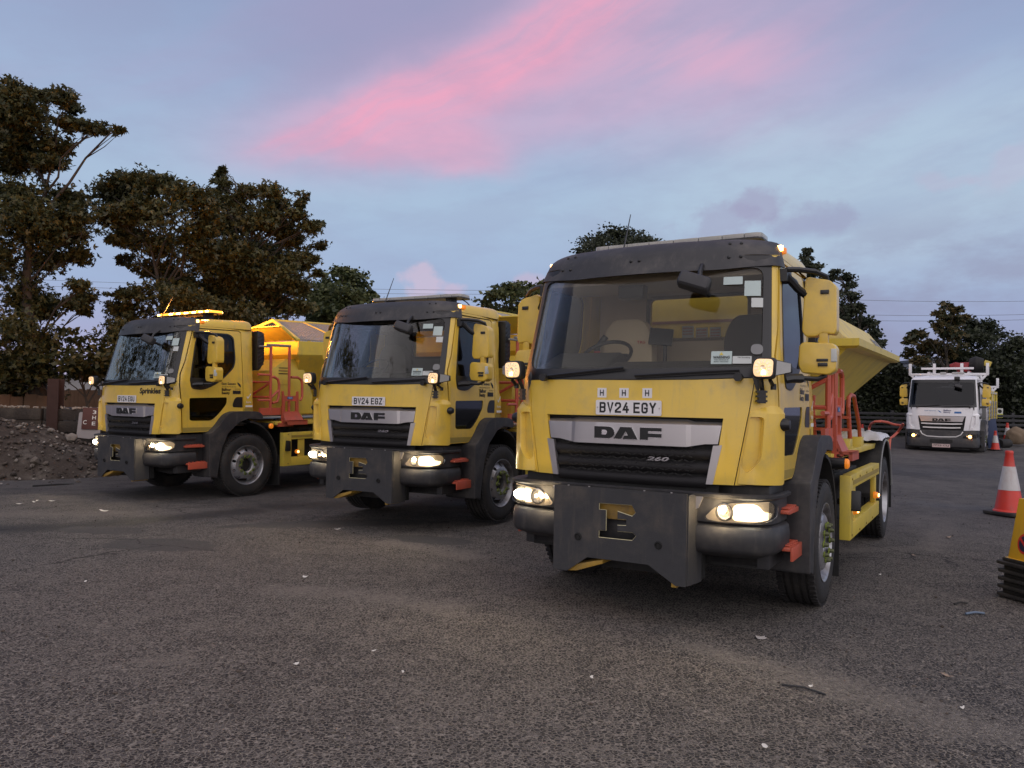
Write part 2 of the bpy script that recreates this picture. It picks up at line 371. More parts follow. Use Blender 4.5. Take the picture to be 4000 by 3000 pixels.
# ------------------------------------------------------------------ ground
def ground_z(x, y):
    k = y-12.0
    r = 0 if k < -2 else ((k+2)**2/8 if k < 2 else k)
    r = min(r, 23.0)
    s = min(max((x+10)/7, 0), 1); s = s*s*(3-2*s)
    return .031*r*(.25+.75*s)
def ground_material():
    m = bpy.data.materials.new('worn_asphalt'); m.use_nodes = True; t = NT(m.node_tree); b = t.n['Principled BSDF']
    tc = t.node('ShaderNodeTexCoord'); P = tc.outputs['Object']; s = t.node('ShaderNodeSeparateXYZ'); t.l.new(P, s.inputs[0]); x, y = s.outputs[0], s.outputs[1]
    wob = t.noise(P, 1.3, 5, .6)
    v1 = t.node('ShaderNodeTexVoronoi'); v1.inputs['Scale'].default_value = 44; Pw = t.node('ShaderNodeVectorMath', operation='ADD'); wn = t.node('ShaderNodeTexNoise'); wn.inputs['Scale'].default_value = 60; wn.inputs['Detail'].default_value = 2; t.l.new(P, wn.inputs['Vector']); wm = t.node('ShaderNodeVectorMath', operation='SCALE'); wm.inputs['Scale'].default_value = .016; t.l.new(wn.outputs['Color'], wm.inputs[0]); t.l.new(P, Pw.inputs[0]); t.l.new(wm.outputs[0], Pw.inputs[1])
    t.l.new(Pw.outputs[0], v1.inputs['Vector'])
    v2 = t.node('ShaderNodeTexVoronoi', feature='DISTANCE_TO_EDGE'); v2.inputs['Scale'].default_value = 44; t.l.new(Pw.outputs[0], v2.inputs['Vector'])
    big = t.noise(P, .45, 6, .62); mid = t.noise(P, 3.2, 5, .6); fine = t.noise(P, 26, 4, .65)
    stone = t.ramp(v1.outputs['Color'], [(.2, (.014, .014, .017, 1)), (.6, (.040, .038, .040, 1)), (.92, (.17, .152, .14, 1))])
    dust = t.mix(fine, (.17, .150, .130, 1), (.39, .345, .30, 1))
    fill = t.m('ADD', t.m('SUBTRACT', t.mul(t.ss(v2.outputs['Distance'], .24, .03), 1.15), .15), t.m('ADD', t.mul(t.m('SUBTRACT', fine, .5), 1.6), t.mul(t.m('SUBTRACT', mid, .5), 1.5)))
    amt = t.m('ADD', fill, t.mul(t.m('SUBTRACT', big, .5), 1.0))
    def seg(x0, y0, x1, y1, w, soft):
        dx, dy = x1-x0, y1-y0; L2 = dx*dx+dy*dy
        h = t.m('DIVIDE', t.m('ADD', t.mul(t.m('SUBTRACT', x, x0), dx), t.mul(t.m('SUBTRACT', y, y0), dy)), L2); h = t.m('MINIMUM', t.m('MAXIMUM', h, 0.0), 1.0)
        ex = t.m('SUBTRACT', t.m('SUBTRACT', x, x0), t.mul(h, dx)); ey = t.m('SUBTRACT', t.m('SUBTRACT', y, y0), t.mul(h, dy))
        d = t.m('SQRT', t.m('ADD', t.mul(ex, ex), t.mul(ey, ey))); d = t.m('ADD', d, t.mul(t.m('SUBTRACT', wob, .5), w*2.2))
        return t.ss(d, w+soft, w*.4)
    tan = None
    for a in ((-1.9, 6.6, -1.2, 6.5, .09, .25), (-1.2, 6.5, -.45, 6.1, .10, .25), (-1.3, 8.9, -.8, 8.65, .09, .22), (-.8, 8.65, -.4, 8.2, .09, .22), (1.25, 5.2, 1.75, 4.7, .05, .2), (1.75, 4.7, 2.4, 3.9, .08, .3), (-2.1, 4.75, -1.95, 4.75, .05, .15),
              (4.9, 9.2, 6.6, 12.0, .05, .25), (3.4, 8.9, 5.0, 9.4, .03, .18), (6.0, 11.6, 9.5, 15.5, .12, .6), (-6.6, 10.4, -3.2, 11.4, .12, .5)):
        g = seg(*a); tan = g if tan is None else t.m('MAXIMUM', tan, g)
    amt = t.m('ADD', amt, t.mul(tan, .55))
    col = t.mix(t.m('MINIMUM', t.m('MAXIMUM', amt, .0), .92), stone, dust)
    damp = None
    for a in ((-8.0, 8.4, -5.2, 9.6, .25, .3), (-5.2, 9.6, -3.7, 11.3, .2, .3), (-3.4, 11.8, -1.0, 12.6, .2, .5), (9.5, 19.5, 17, 17.8, .5, 1.4), (8, 13.2, 7.2, 13.6, .2, .5), ):
        g = seg(*a); damp = g if damp is None else t.m('MAXIMUM', damp, g)
    damp = t.mul(damp, .8)
    col = t.mix(damp, col, (.030, .028, .028, 1))
    pat = None
    for (cx, cy, rx, ry, ro) in ((-3.72, 8.5, .62, .36, -.25), (-4.75, 9.35, .55, .26, -.15), (-2.2, 10.3, 1.4, .3, .3), (-.9, 9.2, .5, .25, -.4)):
        u = t.m('ADD', t.mul(t.m('SUBTRACT', x, cx), math.cos(ro)/rx), t.mul(t.m('SUBTRACT', y, cy), math.sin(ro)/rx)); v = t.m('SUBTRACT', t.mul(t.m('SUBTRACT', y, cy), math.cos(ro)/ry), t.mul(t.m('SUBTRACT', x, cx), math.sin(ro)/ry))
        d = t.m('ADD', t.m('SQRT', t.m('ADD', t.mul(u, u), t.mul(v, v))), t.mul(t.m('SUBTRACT', mid, .5), 1.1)); g = t.ss(d, 1.12, .9); pat = g if pat is None else t.m('MAXIMUM', pat, g)
    col = t.mix(t.mul(pat, .85), col, t.mix(fine, (.085, .082, .082, 1), (.13, .118, .108, 1)))
    vc = t.node('ShaderNodeTexVoronoi', feature='DISTANCE_TO_EDGE'); vc.inputs['Scale'].default_value = .42
    wv = t.node('ShaderNodeVectorMath', operation='ADD'); wn2 = t.node('ShaderNodeTexNoise'); wn2.inputs['Scale'].default_value = 1.6; wn2.inputs['Detail'].default_value = 6; t.l.new(P, wn2.inputs['Vector']); t.l.new(P, wv.inputs[0]); t.l.new(wn2.outputs['Color'], wv.inputs[1]); t.l.new(wv.outputs[0], vc.inputs['Vector'])
    crack = t.mul(t.ss(vc.outputs['Distance'], .010, .002), t.ss(t.noise(P, .35, 3, .5), .50, .60), t.ss(y, 5.5, 8.0))
    col = t.mix(t.mul(crack, .75), col, (.018, .017, .017, 1))
    sand = t.mul(t.ss(t.noise(P, .8, 6, .7), .58, .74), t.ss(y, 6.5, 9.5)); col = t.mix(t.mul(sand, .55), col, (.20, .175, .15, 1))
    far = t.ss(y, 8.5, 14.0)
    grey = t.mix(t.ss(t.m('ADD', t.mul(big, .6), t.mul(mid, .4)), .35, .65), (.075, .073, .077, 1), (.165, .155, .148, 1))
    col = t.mix(t.mul(far, .7), col, grey)
    t.l.new(col, b.inputs['Base Color'])
    b.inputs['Roughness'].default_value = .82; b.inputs['Specular IOR Level'].default_value = .3
    t.l.new(t.m('SUBTRACT', .85, t.mul(damp, .3)), b.inputs['Roughness'])
    bn = t.node('ShaderNodeBump'); bn.inputs['Strength'].default_value = 1.0; bn.inputs['Distance'].default_value = .02
    hh = t.m('ADD', t.m('ADD', t.m('MULTIPLY', t.ss(v2.outputs['Distance'], 0, .25), 1.1), t.mul(fine, .5)), t.mul(mid, .5)); t.l.new(hh, bn.inputs['Height']); t.l.new(bn.outputs[0], b.inputs['Normal'])
    return m
def grid_axis(a, b, fine0, fine1, df, g):
    v = [fine0]
    while v[-1] < fine1: v.append(v[-1]+df)
    st = df
    while v[-1] < b: st *= g; v.append(v[-1]+st)
    st = df
    while v[0] > a: st *= g; v.insert(0, v[0]-st)
    return v
xs_ = grid_axis(-700, 700, -14, 20, .5, 1.35); ys_ = grid_axis(-60, 900, 0, 38, .5, 1.35)
vv = []
for y in ys_:
    for x in xs_:
        n = .018*pnoise(Vector((x*.25, y*.25, 0))) + .006*pnoise(Vector((x*1.1, y*1.1, 3)))
        vv.append((x, y, ground_z(x, y) + (n if 3 < y < 60 else 0)*(0.5 if y < 18 else 1)))
nx = len(xs_); ff = [(j*nx+i, j*nx+i+1, (j+1)*nx+i+1, (j+1)*nx+i) for j in range(len(ys_)-1) for i in range(nx-1)]
gm = bpy.data.meshes.new('ground'); gm.from_pydata(vv, [], ff); gm.polygons.foreach_set('use_smooth', [True]*len(gm.polygons))
g = put('ground', gm, ground_material()); g['kind'] = 'structure'; g['label'] = 'worn dark asphalt yard with tan dust and loose chippings'
def blob(cx, cy, rx, ry, rot, n=40, amp=.22, seed=0):
    pts = []
    for k in range(n):
        a = 2*math.pi*k/n; q = 1+amp*pnoise(Vector((math.cos(a)*1.6+seed, math.sin(a)*1.6, seed)))*1.6
        u, v = rx*q*math.cos(a), ry*q*math.sin(a); pts.append((cx+u*math.cos(rot)-v*math.sin(rot), cy+u*math.sin(rot)+v*math.cos(rot)))
    return pts
# ------------------------------------------------------------------ lorry cab surface: plan outline times upright profile
_pl = [(0, 0), (.3, .005), (.6, .025), (.75, .045), (.88, .08), (.96, .13), (1.01, .185), (1.033, .25), (1.035, .35), (1.035, .9), (1.035, 1.50), (1.02, 1.565), (.97, 1.60)]
def _cat(P, n=10):
    out = []
    for i in range(len(P)-1):
        p0 = P[max(i-1, 0)]; p1 = P[i]; p2 = P[i+1]; p3 = P[min(i+2, len(P)-1)]
        for k in range(n):
            q = k/n; out.append(tuple(.5*(2*b+(c-a)*q+(2*a-5*b+4*c-d)*q*q+(3*b-a-3*c+d)*q**3) for a, b, c, d in zip(p0, p1, p2, p3)))
    out.append(P[-1]); return out
_pd = np.array(_cat(_pl)); _ps = np.concatenate([[0], np.cumsum(np.hypot(*np.diff(_pd, axis=0).T))])
_i9 = int(np.argmin(abs(_pd[:, 0]-1.033)[:75]))
def plan(s): return float(np.interp(s, _ps, _pd[:, 0])), float(np.interp(s, _ps, _pd[:, 1]))
def SX(x): return math.copysign(float(np.interp(abs(x), _pd[:_i9, 0], _ps[:_i9])), x)
def xsc(z): return 1.0 if z < 1.75 else 1-.066*(z-1.75)
def ybk(z): return float(np.interp(z, [1.5, 1.78, 2.70, 3.2], [0, .02, .29, .33]))
def SY(y, z):
    b = ybk(z); y0 = (y-b)/(1-b/1.6); k = _pd[:, 1] > .12
    return float(np.interp(y0, _pd[k, 1], _ps[k]))
def M(s, z, d=0.):
    a = abs(s); x, y = plan(a); x2, y2 = plan(a+.004); x1, y1 = plan(max(a-.004, 0))
    tx, ty = x2-x1, y2-y1; L = math.hypot(tx, ty) or 1; nx, ny = ty/L, -tx/L
    X = x*xsc(z)+d*nx; Y = y+ybk(z)*(1-y/1.6)+d*ny
    return (math.copysign(X, s) if s else X, Y, z)
def Md(off, sg=1): return lambda u, v, d: M(u*sg, v, d+off)
def fx(poly): return [(SX(x), z) for x, z in poly]      # front polygon given in x, z
def sd(poly): return [(SY(y, z), z) for y, z in poly]   # side polygon given in y, z
UC = [i*.06 for i in range(-30, 31)] + [.98+.025*i for i in range(12)] + [-.98-.025*i for i in range(12)]
VC = [1.5, 1.6, 1.7, 1.78, 2.0, 2.2, 2.4, 2.6]
SC_ = .0012
# bumper outline
_bl = [(0, -.03), (.5, -.028), (.75, -.015), (.88, .008), (.96, .045), (1.01, .115), (1.03, .21), (1.036, .33), (1.036, .5)]
_bd = np.array(_cat(_bl)); _bs = np.concatenate([[0], np.cumsum(np.hypot(*np.diff(_bd, axis=0).T))])
def MBp(s, z, d=0.):
    a = abs(s); f = lambda q: (float(np.interp(q, _bs, _bd[:, 0])), float(np.interp(q, _bs, _bd[:, 1])))
    x, y = f(a); x2, y2 = f(a+.005); x1, y1 = f(max(a-.005, 0)); tx, ty = x2-x1, y2-y1; L = math.hypot(tx, ty) or 1
    return (math.copysign(x+d*ty/L, s), y-d*tx/L, z)
def BX(x): return math.copysign(float(np.interp(abs(x), _bd[:60, 0], _bs[:60])), x)
def bulge(z, a, b, amp): q = (z-a)/(b-a)*2-1; return amp*math.sqrt(max(0, 1-q*q*.9))
WS_S = 1.02

DOOR_EDGE = [(.275, 1.06), (.255, 1.5), (.252, 1.95), (.335, 2.157), (.475, 2.645)]
WIN = [(.40, 1.86), (.42, 1.725), (.63, 1.706), (.864, 1.80), (1.02, 1.91), (1.20, 2.07), (1.235, 2.2), (1.215, 2.56), (1.12, 2.615), (.75, 2.615), (.55, 2.585), (.50, 2.41)]
LWIN = [(.394, 1.585), (.40, 1.25), (.44, 1.235), (.79, 1.23), (.93, 1.345), (1.057, 1.49), (1.06, 1.595)]
SWIN = [(1.215, 1.60), (1.352, 1.60), (1.355, 1.43), (1.17, 1.435), (1.165, 1.49)]
def win_r(): return rnd(WIN, [.02, .06, .08, .1, .1, .08, .08, .06, .06, .06, .05, .05])
def lwin_r(): return rnd(LWIN, [.03, .05, .05, .06, .06, .06, .03])
def door_poly():
    return sd([(y+.010, z) for y, z in DOOR_EDGE] + [(.60, 2.655), (1.30, 2.665), (1.345, 2.64), (1.355, 2.0), (1.368, 1.362), (1.12, 1.36), (.98, 1.325), (.9, 1.25), (.82, 1.14), (.76, 1.075), (.68, 1.06)])
def letters_DAF():
    def cv(P): return [(-.264+(u-290)/1055*.529, 1.331+v*.088) for u, v in P]
    arc = lambda cx, cy, rx, ry, a0, a1, n=8: [(cx+rx*math.cos(R(a0+(a1-a0)*k/n)), cy+ry*math.sin(R(a0+(a1-a0)*k/n))) for k in range(n+1)]
    Dp = cv([(290, 0)]+arc(515, .5, 92, .5, -90, 90)+[(290, 1)]); Dh = cv([(400, .3)]+arc(462, .51, 38, .21, -90, 90)+[(400, .72)])
    A = cv([(605, 0), (715, 0), (795, .70), (835, .30), (778, .27), (752, 0), (980, 0), (880, 1), (712, 1)])
    F = cv([(1020, 0), (1140, 0), (1140, .22), (1345, .22), (1345, .52), (1140, .52), (1140, .72), (1345, .72), (1345, 1), (1020, 1)])
    return (Dp, [Dh]), (A, []), (F, [])
def grow(poly, e):
    c = np.mean(np.array(poly), 0); out = []
    n = len(poly)
    for i, p in enumerate(poly):
        a = Vector(poly[i-1]); b = Vector(poly[(i+1) % n]); p = Vector(p); d = (b-a); d = Vector((d.y, -d.x)).normalized(); out.append(tuple(p+d*e))
    return out
def build_cab(root, paint, kind):
    "yellow or white cab: panels, doors, glass, interior, mirrors"
    gl = WSC if kind != 'white' else WSD
    # front panel with the grille opening
    def f():
        out = fx([(-.865, 1.55), (-.775, 1.037), (-.633, 1.035), (-.70, 1.50), (.70, 1.50), (.633, 1.035), (.775, 1.037), (.865, 1.55), (.895, 1.785), (.5, 1.772), (0, 1.768), (-.5, 1.772), (-.895, 1.785)])
        return panel(out, [], Md(0), .03, UC, VC, 'front_panel')
    fp = part('front_panel', 'front_panel', f, paint, root)
    for sg in (1, -1):
        def f():
            out = [(SX(.781), 1.037)]+[(SY(y-.007, z), z) for y, z in DOOR_EDGE]+[(SY(.49, 2.70), 2.70), (WS_S+.012, 2.70), (WS_S+.012, 1.83), (SX(.97), 1.797), (SX(.902), 1.787), (SX(.871), 1.55)]
            return panel(out, [], Md(0, sg), .03, UC, VC, 'corner_panel')
        cpn = part('corner_panel', ('cor', sg), f, paint, root)
        def f2():
            out = rnd([(SX(.80), 1.05), (SY(.235, 1.05), 1.045), (SY(.235, 1.5), 1.585), (SX(.99), 1.60), (SX(.875), 1.55)], [.01, .03, .03, .05, .02])
            hole = rnd([(SX(.872), 1.515), (SX(.82), 1.17), (SX(.855), 1.12), (SX(.93), 1.21), (SX(.945), 1.515)], [.01, .02, .05, .06, .025])
            def mp(u, v, d):
                tz = min(1, max(0, (1.60-v)/.06)); tu = min(1, max(0, (u-SX(.80+.07*(v-1.05)/.5))/.10))
                return M(u*sg, v, (.008+.040*tz*tu) if d == 0 else -.004)
            return panel(out, [hole], mp, .01, UC+[SX(.87), SX(.9)], VC+[1.54, 1.57], 'air_deflector')
        part('air_deflector', ('defl', sg), f2, paint, root)
        # door
        def f(): return panel(door_poly(), [sd(win_r()), sd(lwin_r())], Md(0, sg), .03, UC, VC, 'door')
        dr = part('door', ('door', sg), f, paint, root)
        def f(): return panel(sd(win_r()), [], Md(-.008, sg), .006, UC, VC, 'window')
        part('window', ('dwin', sg), f, WSD, dr)
        def f():
            o = sd(win_r()); c = np.mean(np.array(o), 0); i = [tuple(c+(np.array(p)-c)*np.array((.945, .955))) for p in o]
            return panel(o, [i], Md(.004, sg), .02, UC, VC, 'window_seal')
        part('window_seal', ('dseal', sg), f, BLK, dr)
        def f(): return panel(rnd(sd([(.43, 1.73), (.63, 1.715), (.85, 1.80), (.98, 1.885), (.42, 1.90)]), [.03, .03, .03, .01, .01]), [], Md(.0065, sg), .01, UC, VC, 'mirror_base')
        part('mirror_base', ('mbase', sg), f, BLK, dr)
        def f(): return panel(sd(lwin_r()), [], Md(-.008, sg), .006, UC, VC, 'lower_window')
        part('lower_window', ('lwin', sg), f, WSD, dr)
        def f(): return panel(sd(rnd(SWIN, [.05, .01, .01, .03, .03])), [], Md(.003, sg), .012, UC, VC, 'door_handle')
        part('door_handle', ('dhan', sg), f, BLK, dr)
        if kind != 'white':
            def f(): return panel(sd([(.29, 1.07), (.68, 1.07), (.75, 1.085), (.80, 1.13), (.285, 1.135)]), [], Md(.0025, sg), .004, UC, VC, 'reflective_tape')
            part('reflective_tape', ('tape1', sg), f, YELF, dr)
        def f():
            out = sd([(1.38, 1.362), (1.60, 1.362)])
            out = [(SY(1.38, 1.362), 1.362), (float(_ps[-1]), 1.362), (float(_ps[-1]), 2.70), (SY(.5, 2.70), 2.70), (SY(.485, 2.665), 2.665), (SY(.60, 2.672), 2.672), (SY(1.305, 2.68), 2.68), (SY(1.357, 2.65), 2.65), (SY(1.367, 2.0), 2.0)]
            return panel(out, [], Md(0, sg), .03, UC, VC, 'rear_quarter_panel')
        qp = part('rear_quarter_panel', ('quart', sg), f, paint, root)
        if kind != 'white':
            def f(): return panel(sd([(1.39, 1.37), (1.575, 1.37), (1.575, 1.415), (1.39, 1.415)]), [], Md(.0025, sg), .004, UC, VC, 'reflective_tape')
            part('reflective_tape', ('tape2', sg), f, YELF, qp)
        # fender round the front wheel
        def f():
            outer = [(.66, .34), (.655, 1.04), (.70, 1.05), (.82, 1.15), (.97, 1.325), (1.10, 1.372), (1.52, 1.368), (1.63, 1.335), (1.67, 1.26)]
            inner = [(1.60, 1.235), (1.38, 1.252), (1.20, 1.20), (.99, 1.03), (.88, .80), (.83, .55), (.80, .34)]
            mb = MB(); mb.prism(rnd(outer, .05)+inner, 'X', sg*.74, sg*1.175)
            return mb.mesh('wheel_arch', bevel=.05, segs=4)
        part('wheel_arch', ('arch', sg), f, PLA, root)
        def f():
            mb = MB(); mb.bx(sg*.55, sg*.98, .22, .70, .44, 1.03)
            return mb.mesh('step_well', bevel=.02)
        part('step_well', ('well', sg), f, PLA, root)
        for k, (z0, y0, y1) in enumerate(((.84, .30, .62), (.575, .335, .675))):
            def f():
                mb = MB(); mb.prism(rnd([(y0, z0-.008), (y1, z0-.012), (y1, z0+.022), ((y0+y1)/2, z0+.03), (y0, z0+.02)], .01), 'X', sg*.98, sg*1.10)
                if k == 1: mb.bx(sg*1.10, sg*1.118, y0, y1, z0-.075, z0+.024)
                for j in range(5): mb.bx(sg*.99, sg*1.09, y0+.04+j*(y1-y0-.08)/4-.012, y0+.04+j*(y1-y0-.08)/4+.012, z0+.026, z0+.036)
                return mb.mesh('cab_step', bevel=.004)
            part('cab_step', ('step', sg, k, kind == 'white'), f, ORG if kind != 'white' else BLK, root)
        def f():
            mb = MB(); mb.lathe([(0, .075), (.032, .07), (.045, .04), (.045, 0), (.0, 0)], 'X', 20, (0, 0, 0))
            me = mb.mesh('indicator_lamp'); return me
        o = part('indicator_lamp', 'sideind', f, BLK, root, loc=(sg*1.045, .215, 1.465), rot=(0, 0, 0 if sg > 0 else math.pi))
    # windscreen
    def f(): return panel(rnd([(-WS_S, 1.80), (WS_S, 1.80), (WS_S, 2.69), (-WS_S, 2.69)], .03), [], Md(-.005), .006, UC, VC, 'windscreen')
    ws = part('windscreen', 'ws', f, gl, root)
    def f():
        o = [(-WS_S-.008, 1.772), (-SX(.5), 1.775), (0, 1.772), (SX(.5), 1.775), (WS_S+.008, 1.80), (WS_S+.008, 2.695), (-WS_S-.008, 2.695)]
        i = rnd([(-.955, 1.865), (0, 1.855), (.955, 1.865), (.96, 2.60), (-.96, 2.60)], [.10, 0, .10, .08, .08])
        return panel(o, [i], Md(.002), .012, UC, VC, 'windscreen_border')
    part('windscreen_border', 'wsb', f, BLK, root)
    for k, (x0, x1, y0, y1) in enumerate(((-.72, -.05, 1.80, 1.86), (.05, .80, 1.80, 1.84))):
        def f():
            mb = MB(); pts = [M(SX(x0+(x1-x0)*q/8), y0+(y1-y0)*q/8, .03) for q in range(9)]; mb.tube(pts, .011, 6)
            pts = [M(SX(x0+(x1-x0)*q/8), y0-.012+(y1-y0)*q/8, .016) for q in range(9)]; mb.tube(pts, .007, 4)
            mb.lathe([(0, -.05), (.03, -.05), (.03, .0), (0, .0)], 'Y', 12, M(SX(x1 if k else x0), y0-.01, .03)); return mb.mesh('wiper')
        part('wiper', ('wiper', k), f, BLK, root)
    # roof
    def f():
        bm = bmesh.new(); S = [float(_ps[-1])*k/48 for k in range(49)]; ring0 = [(-s) for s in S[::-1]]+S[1:]
        rings = []
        for ins, z in ((0, 2.703), (0, 2.745), (.012, 2.775), (.035, 2.80), (.075, 2.818), (.14, 2.83), (.35, 2.838), (.65, 2.842)):
            row = []
            for s in ring0:
                x, y, _ = M(s, 2.70); y = y if z < 2.71 else max(y, .43+.9*(z-2.745)+.10*max(0, 1-abs(x)/.9)*0); X = x*(1-ins); Y = .98+(y-.98)*(1-ins); dz = -.075*min(1, max(0, (.85-Y)/.42))*min(1, (z-2.703)/.08); row.append(bm.verts.new((X, Y, z+dz+.030*(y-.6)*min(1, (z-2.70)/.1))))
            rings.append(row)
        for a, b in zip(rings, rings[1:]):
            n = len(a)
            for k in range(n): bm.faces.new((a[k], a[(k+1) % n], b[(k+1) % n], b[k]))
        bm.faces.new(rings[-1]); return finish(bm, 'roof', 40)
    part('roof', 'roof', f, paint, root)
    # rear wall with its window, inside lining
    def f():
        return panel([(-.97, 1.2), (.97, 1.2), (.93, 2.74), (-.93, 2.74)], [rnd([(-.43, 2.20), (.50, 2.20), (.50, 2.585), (-.43, 2.585)], .05)], lambda u, v, d: (u, 1.60+d, v), .012, (), (), 'rear_wall')
    part('rear_wall', 'rearw', f, paint, root)
    def f():
        me = panel([(-.95, 1.2), (.95, 1.2), (.91, 2.68), (-.91, 2.68)], [rnd([(-.42, 2.21), (.49, 2.21), (.49, 2.575), (-.42, 2.575)], .05)], lambda u, v, d: (u, 1.52+d*1.0, v), .03, (), (), 'cab_lining'); return me
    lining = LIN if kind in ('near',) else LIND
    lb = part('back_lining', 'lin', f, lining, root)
    def f():
        o = rnd([(-.45, 2.18), (.52, 2.18), (.52, 2.605), (-.45, 2.605)], .06); i = rnd([(-.42, 2.21), (.49, 2.21), (.49, 2.575), (-.42, 2.575)], .05)
        return panel(o, [i], lambda u, v, d: (u, 1.515+d, v), .025, (), (), 'window_seal')
    part('window_seal', 'rwseal', f, BLM, lb)
    def f(): return panel(rnd([(-.43, 2.20), (.50, 2.20), (.50, 2.585), (-.43, 2.585)], .05), [], lambda u, v, d: (u, 1.595+d, v), .005, (), (), 'rear_window')
    part('rear_window', 'rwin', f, WSC, root)
    def f():
        mb = MB(); mb.bx(-.93, .93, .45, 1.5, 2.655, 2.675); mb.bx(-.93, .93, .40, 1.0, 2.56, 2.652); return mb.mesh('headlining', bevel=.01)
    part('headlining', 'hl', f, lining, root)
    def f(): return MB().bx(-.95, .95, .25, 1.5, 1.15, 1.2).mesh('cab_floor')
    part('cab_floor', 'fl', f, LIND, root)
    def f():
        mb = MB(); prof = [(.14, 1.25), (.10, 1.80), (.14, 1.855), (.40, 1.93), (.58, 1.93), (.62, 1.86), (.58, 1.5), (.5, 1.25)]
        mb.prism(prof, 'X', -.93, .93)
        mb.prism([(.22, 1.88), (.34, 1.96), (.52, 2.02), (.62, 2.0), (.66, 1.9), (.5, 1.8)], 'X', -.85, -.28)
        return mb.mesh('dashboard', bevel=.03, segs=3)
    part('dashboard', 'dash', f, DASH, root)
    def f():
        mb = MB(); pts = []
        for k in range(25):
            a = 2*math.pi*k/24; q = Vector((-.50+.22*math.cos(a), .70+.22*math.sin(a)*.80, 2.0-.22*math.sin(a)*-.62)); pts.append(q)
        mb.tube(pts, .016, 6); mb.tube([(-.70, .70, 2.0), (-.30, .70, 2.0)], .018, 6); mb.tube([(-.5, .7, 1.99), (-.5, .55, 1.75)], .03, 6); return mb.mesh('steering_wheel')
    part('steering_wheel', 'swh', f, BLK, root)
    def seat(x, key, m):
        def f():
            mb = MB(); mb.box((x, .95, 1.62), (.48, .5, .16)); 
            prof = [(-.24, 1.65), (.24, 1.65), (.235, 2.15), (.20, 2.27), (.13, 2.35), (-.13, 2.35), (-.20, 2.27), (-.235, 2.15)]
            mb.prism([(x+u, v) for u, v in rnd(prof, .05)], 'Y', 1.06, 1.20)
            me = mb.mesh('seat', bevel=.04, segs=3); return me
        return part('seat', key, f, m, root)
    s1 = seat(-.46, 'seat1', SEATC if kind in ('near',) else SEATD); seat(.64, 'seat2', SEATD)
    if kind == 'near':
        text('seat_label', 'TRS', -.36, -.28, 2.13, 2.155, lambda u, v, d: (u, 1.045, v), REDM, s1)
        def f():
            mb = MB(); mb.tube([(-.72, 1.02, 1.7), (-.72, 1.0, 2.1), (-.66, 1.05, 2.2)], .03, 8); return mb.mesh('seat_belt_post')
        part('seat_belt_post', 'sbelt', f, BLK, root)
        def f(): return MB().box((-.70, .96, 2.02), (.05, .02, .09)).mesh('belt_tag')
        part('belt_tag', 'btag', f, REDM, root)
        def f(): return MB().box((-.12, 1.0, 2.18), (.20, .03, .15), (R(-20), 0, R(15))).box((-.1, 1.05, 2.0), (.03, .03, .3)).mesh('tablet_screen', bevel=.004)
        part('tablet_screen', 'tab', f, BLK, root)
        for k, (a, b, c, d) in enumerate(((-.13, -.02, 2.22, 2.33), (0, .11, 2.22, 2.31), (.13, .23, 2.22, 2.31))):
            def f():
                return panel([(a, c), (b, c), (b, d), (a, d)], [], lambda u, v, dd: (u, 1.585+dd, v), .003, (), (), 'window_notice')
            o = part('window_notice', ('notice', k), f, STK2, root)
            for q in range(3): text('notice_line', 'KEEP CLEAR' if q == 0 else 'do not climb', a+.01, b-.01, d-.03-q*.026, d-.016-q*.026, lambda u, v, dd: (u, 1.578, v), REDM, o)
    def f(): return MB().box((-.20, .55, 2.53), (.22, .12, .16)).mesh('overhead_console', bevel=.02)
    part('overhead_console', 'ohc', f, BLK, root)
    # mirrors
    for sg in (1, -1):
        def f():
            mb = MB()
            pr = rnd([(1.105, 2.16), (1.13, 2.115), (1.21, 2.115), (1.245, 2.14), (1.335, 2.125), (1.348, 2.16), (1.345, 2.48), (1.30, 2.525), (1.15, 2.56), (1.125, 2.54)], .02)
            mb.prism([(sg*u, v) for u, v in pr], 'Y', .64, .775); return mb.mesh('mirror', bevel=.03, segs=3)
        mr = part('mirror', ('mir', sg, kind == 'white'), f, YEL, root)
        def f():
            mb = MB(); pr = rnd([(1.085, 1.90), (1.11, 1.845), (1.30, 1.83), (1.345, 1.86), (1.355, 2.02), (1.33, 2.06), (1.12, 2.075), (1.09, 2.05)], .02)
            mb.prism([(sg*u, v) for u, v in pr], 'Y', .62, .76); me = mb.mesh('lower_housing', bevel=.03, segs=3); return me
        part('lower_housing', ('mir2', sg), f, YEL, mr)
        def f(): return MB().bx(sg*1.225, sg*1.29, .645, .70, 2.02, 2.30).mesh('mirror_neck', bevel=.012)
        part('mirror_neck', ('mir3', sg), f, YEL, mr)
        for k, q in enumerate(((1.235, 1.295, .628, .66, 2.425, 2.455), (1.215, 1.295, .608, .65, 1.928, 1.948), (1.225, 1.292, .608, .65, 1.892, 1.918))):
            part('mirror_vent', ('mirv', sg, k), lambda: MB().bx(sg*q[0], sg*q[1], *q[2:]).mesh('mirror_vent', bevel=.004), BLK, mr)
        def f():
            mb = MB(); mb.prism([(sg*u, v) for u, v in rnd([(1.12, 2.15), (1.33, 2.15), (1.33, 2.47), (1.14, 2.52)], .02)], 'Y', .776, .779)
            mb.prism([(sg*u, v) for u, v in rnd([(1.11, 1.87), (1.33, 1.87), (1.33, 2.03), (1.11, 2.05)], .02)], 'Y', .761, .764); return mb.mesh('mirror_glass')
        part('mirror_glass', ('mirg', sg), f, CHR, mr)
        if sg > 0:
            def f(): return MB().bx(1.315, 1.352, .612, .65, 1.925, 2.02).mesh('mirror_sticker', bevel=.004)
            part('mirror_sticker', 'mirs', f, STK2, mr)
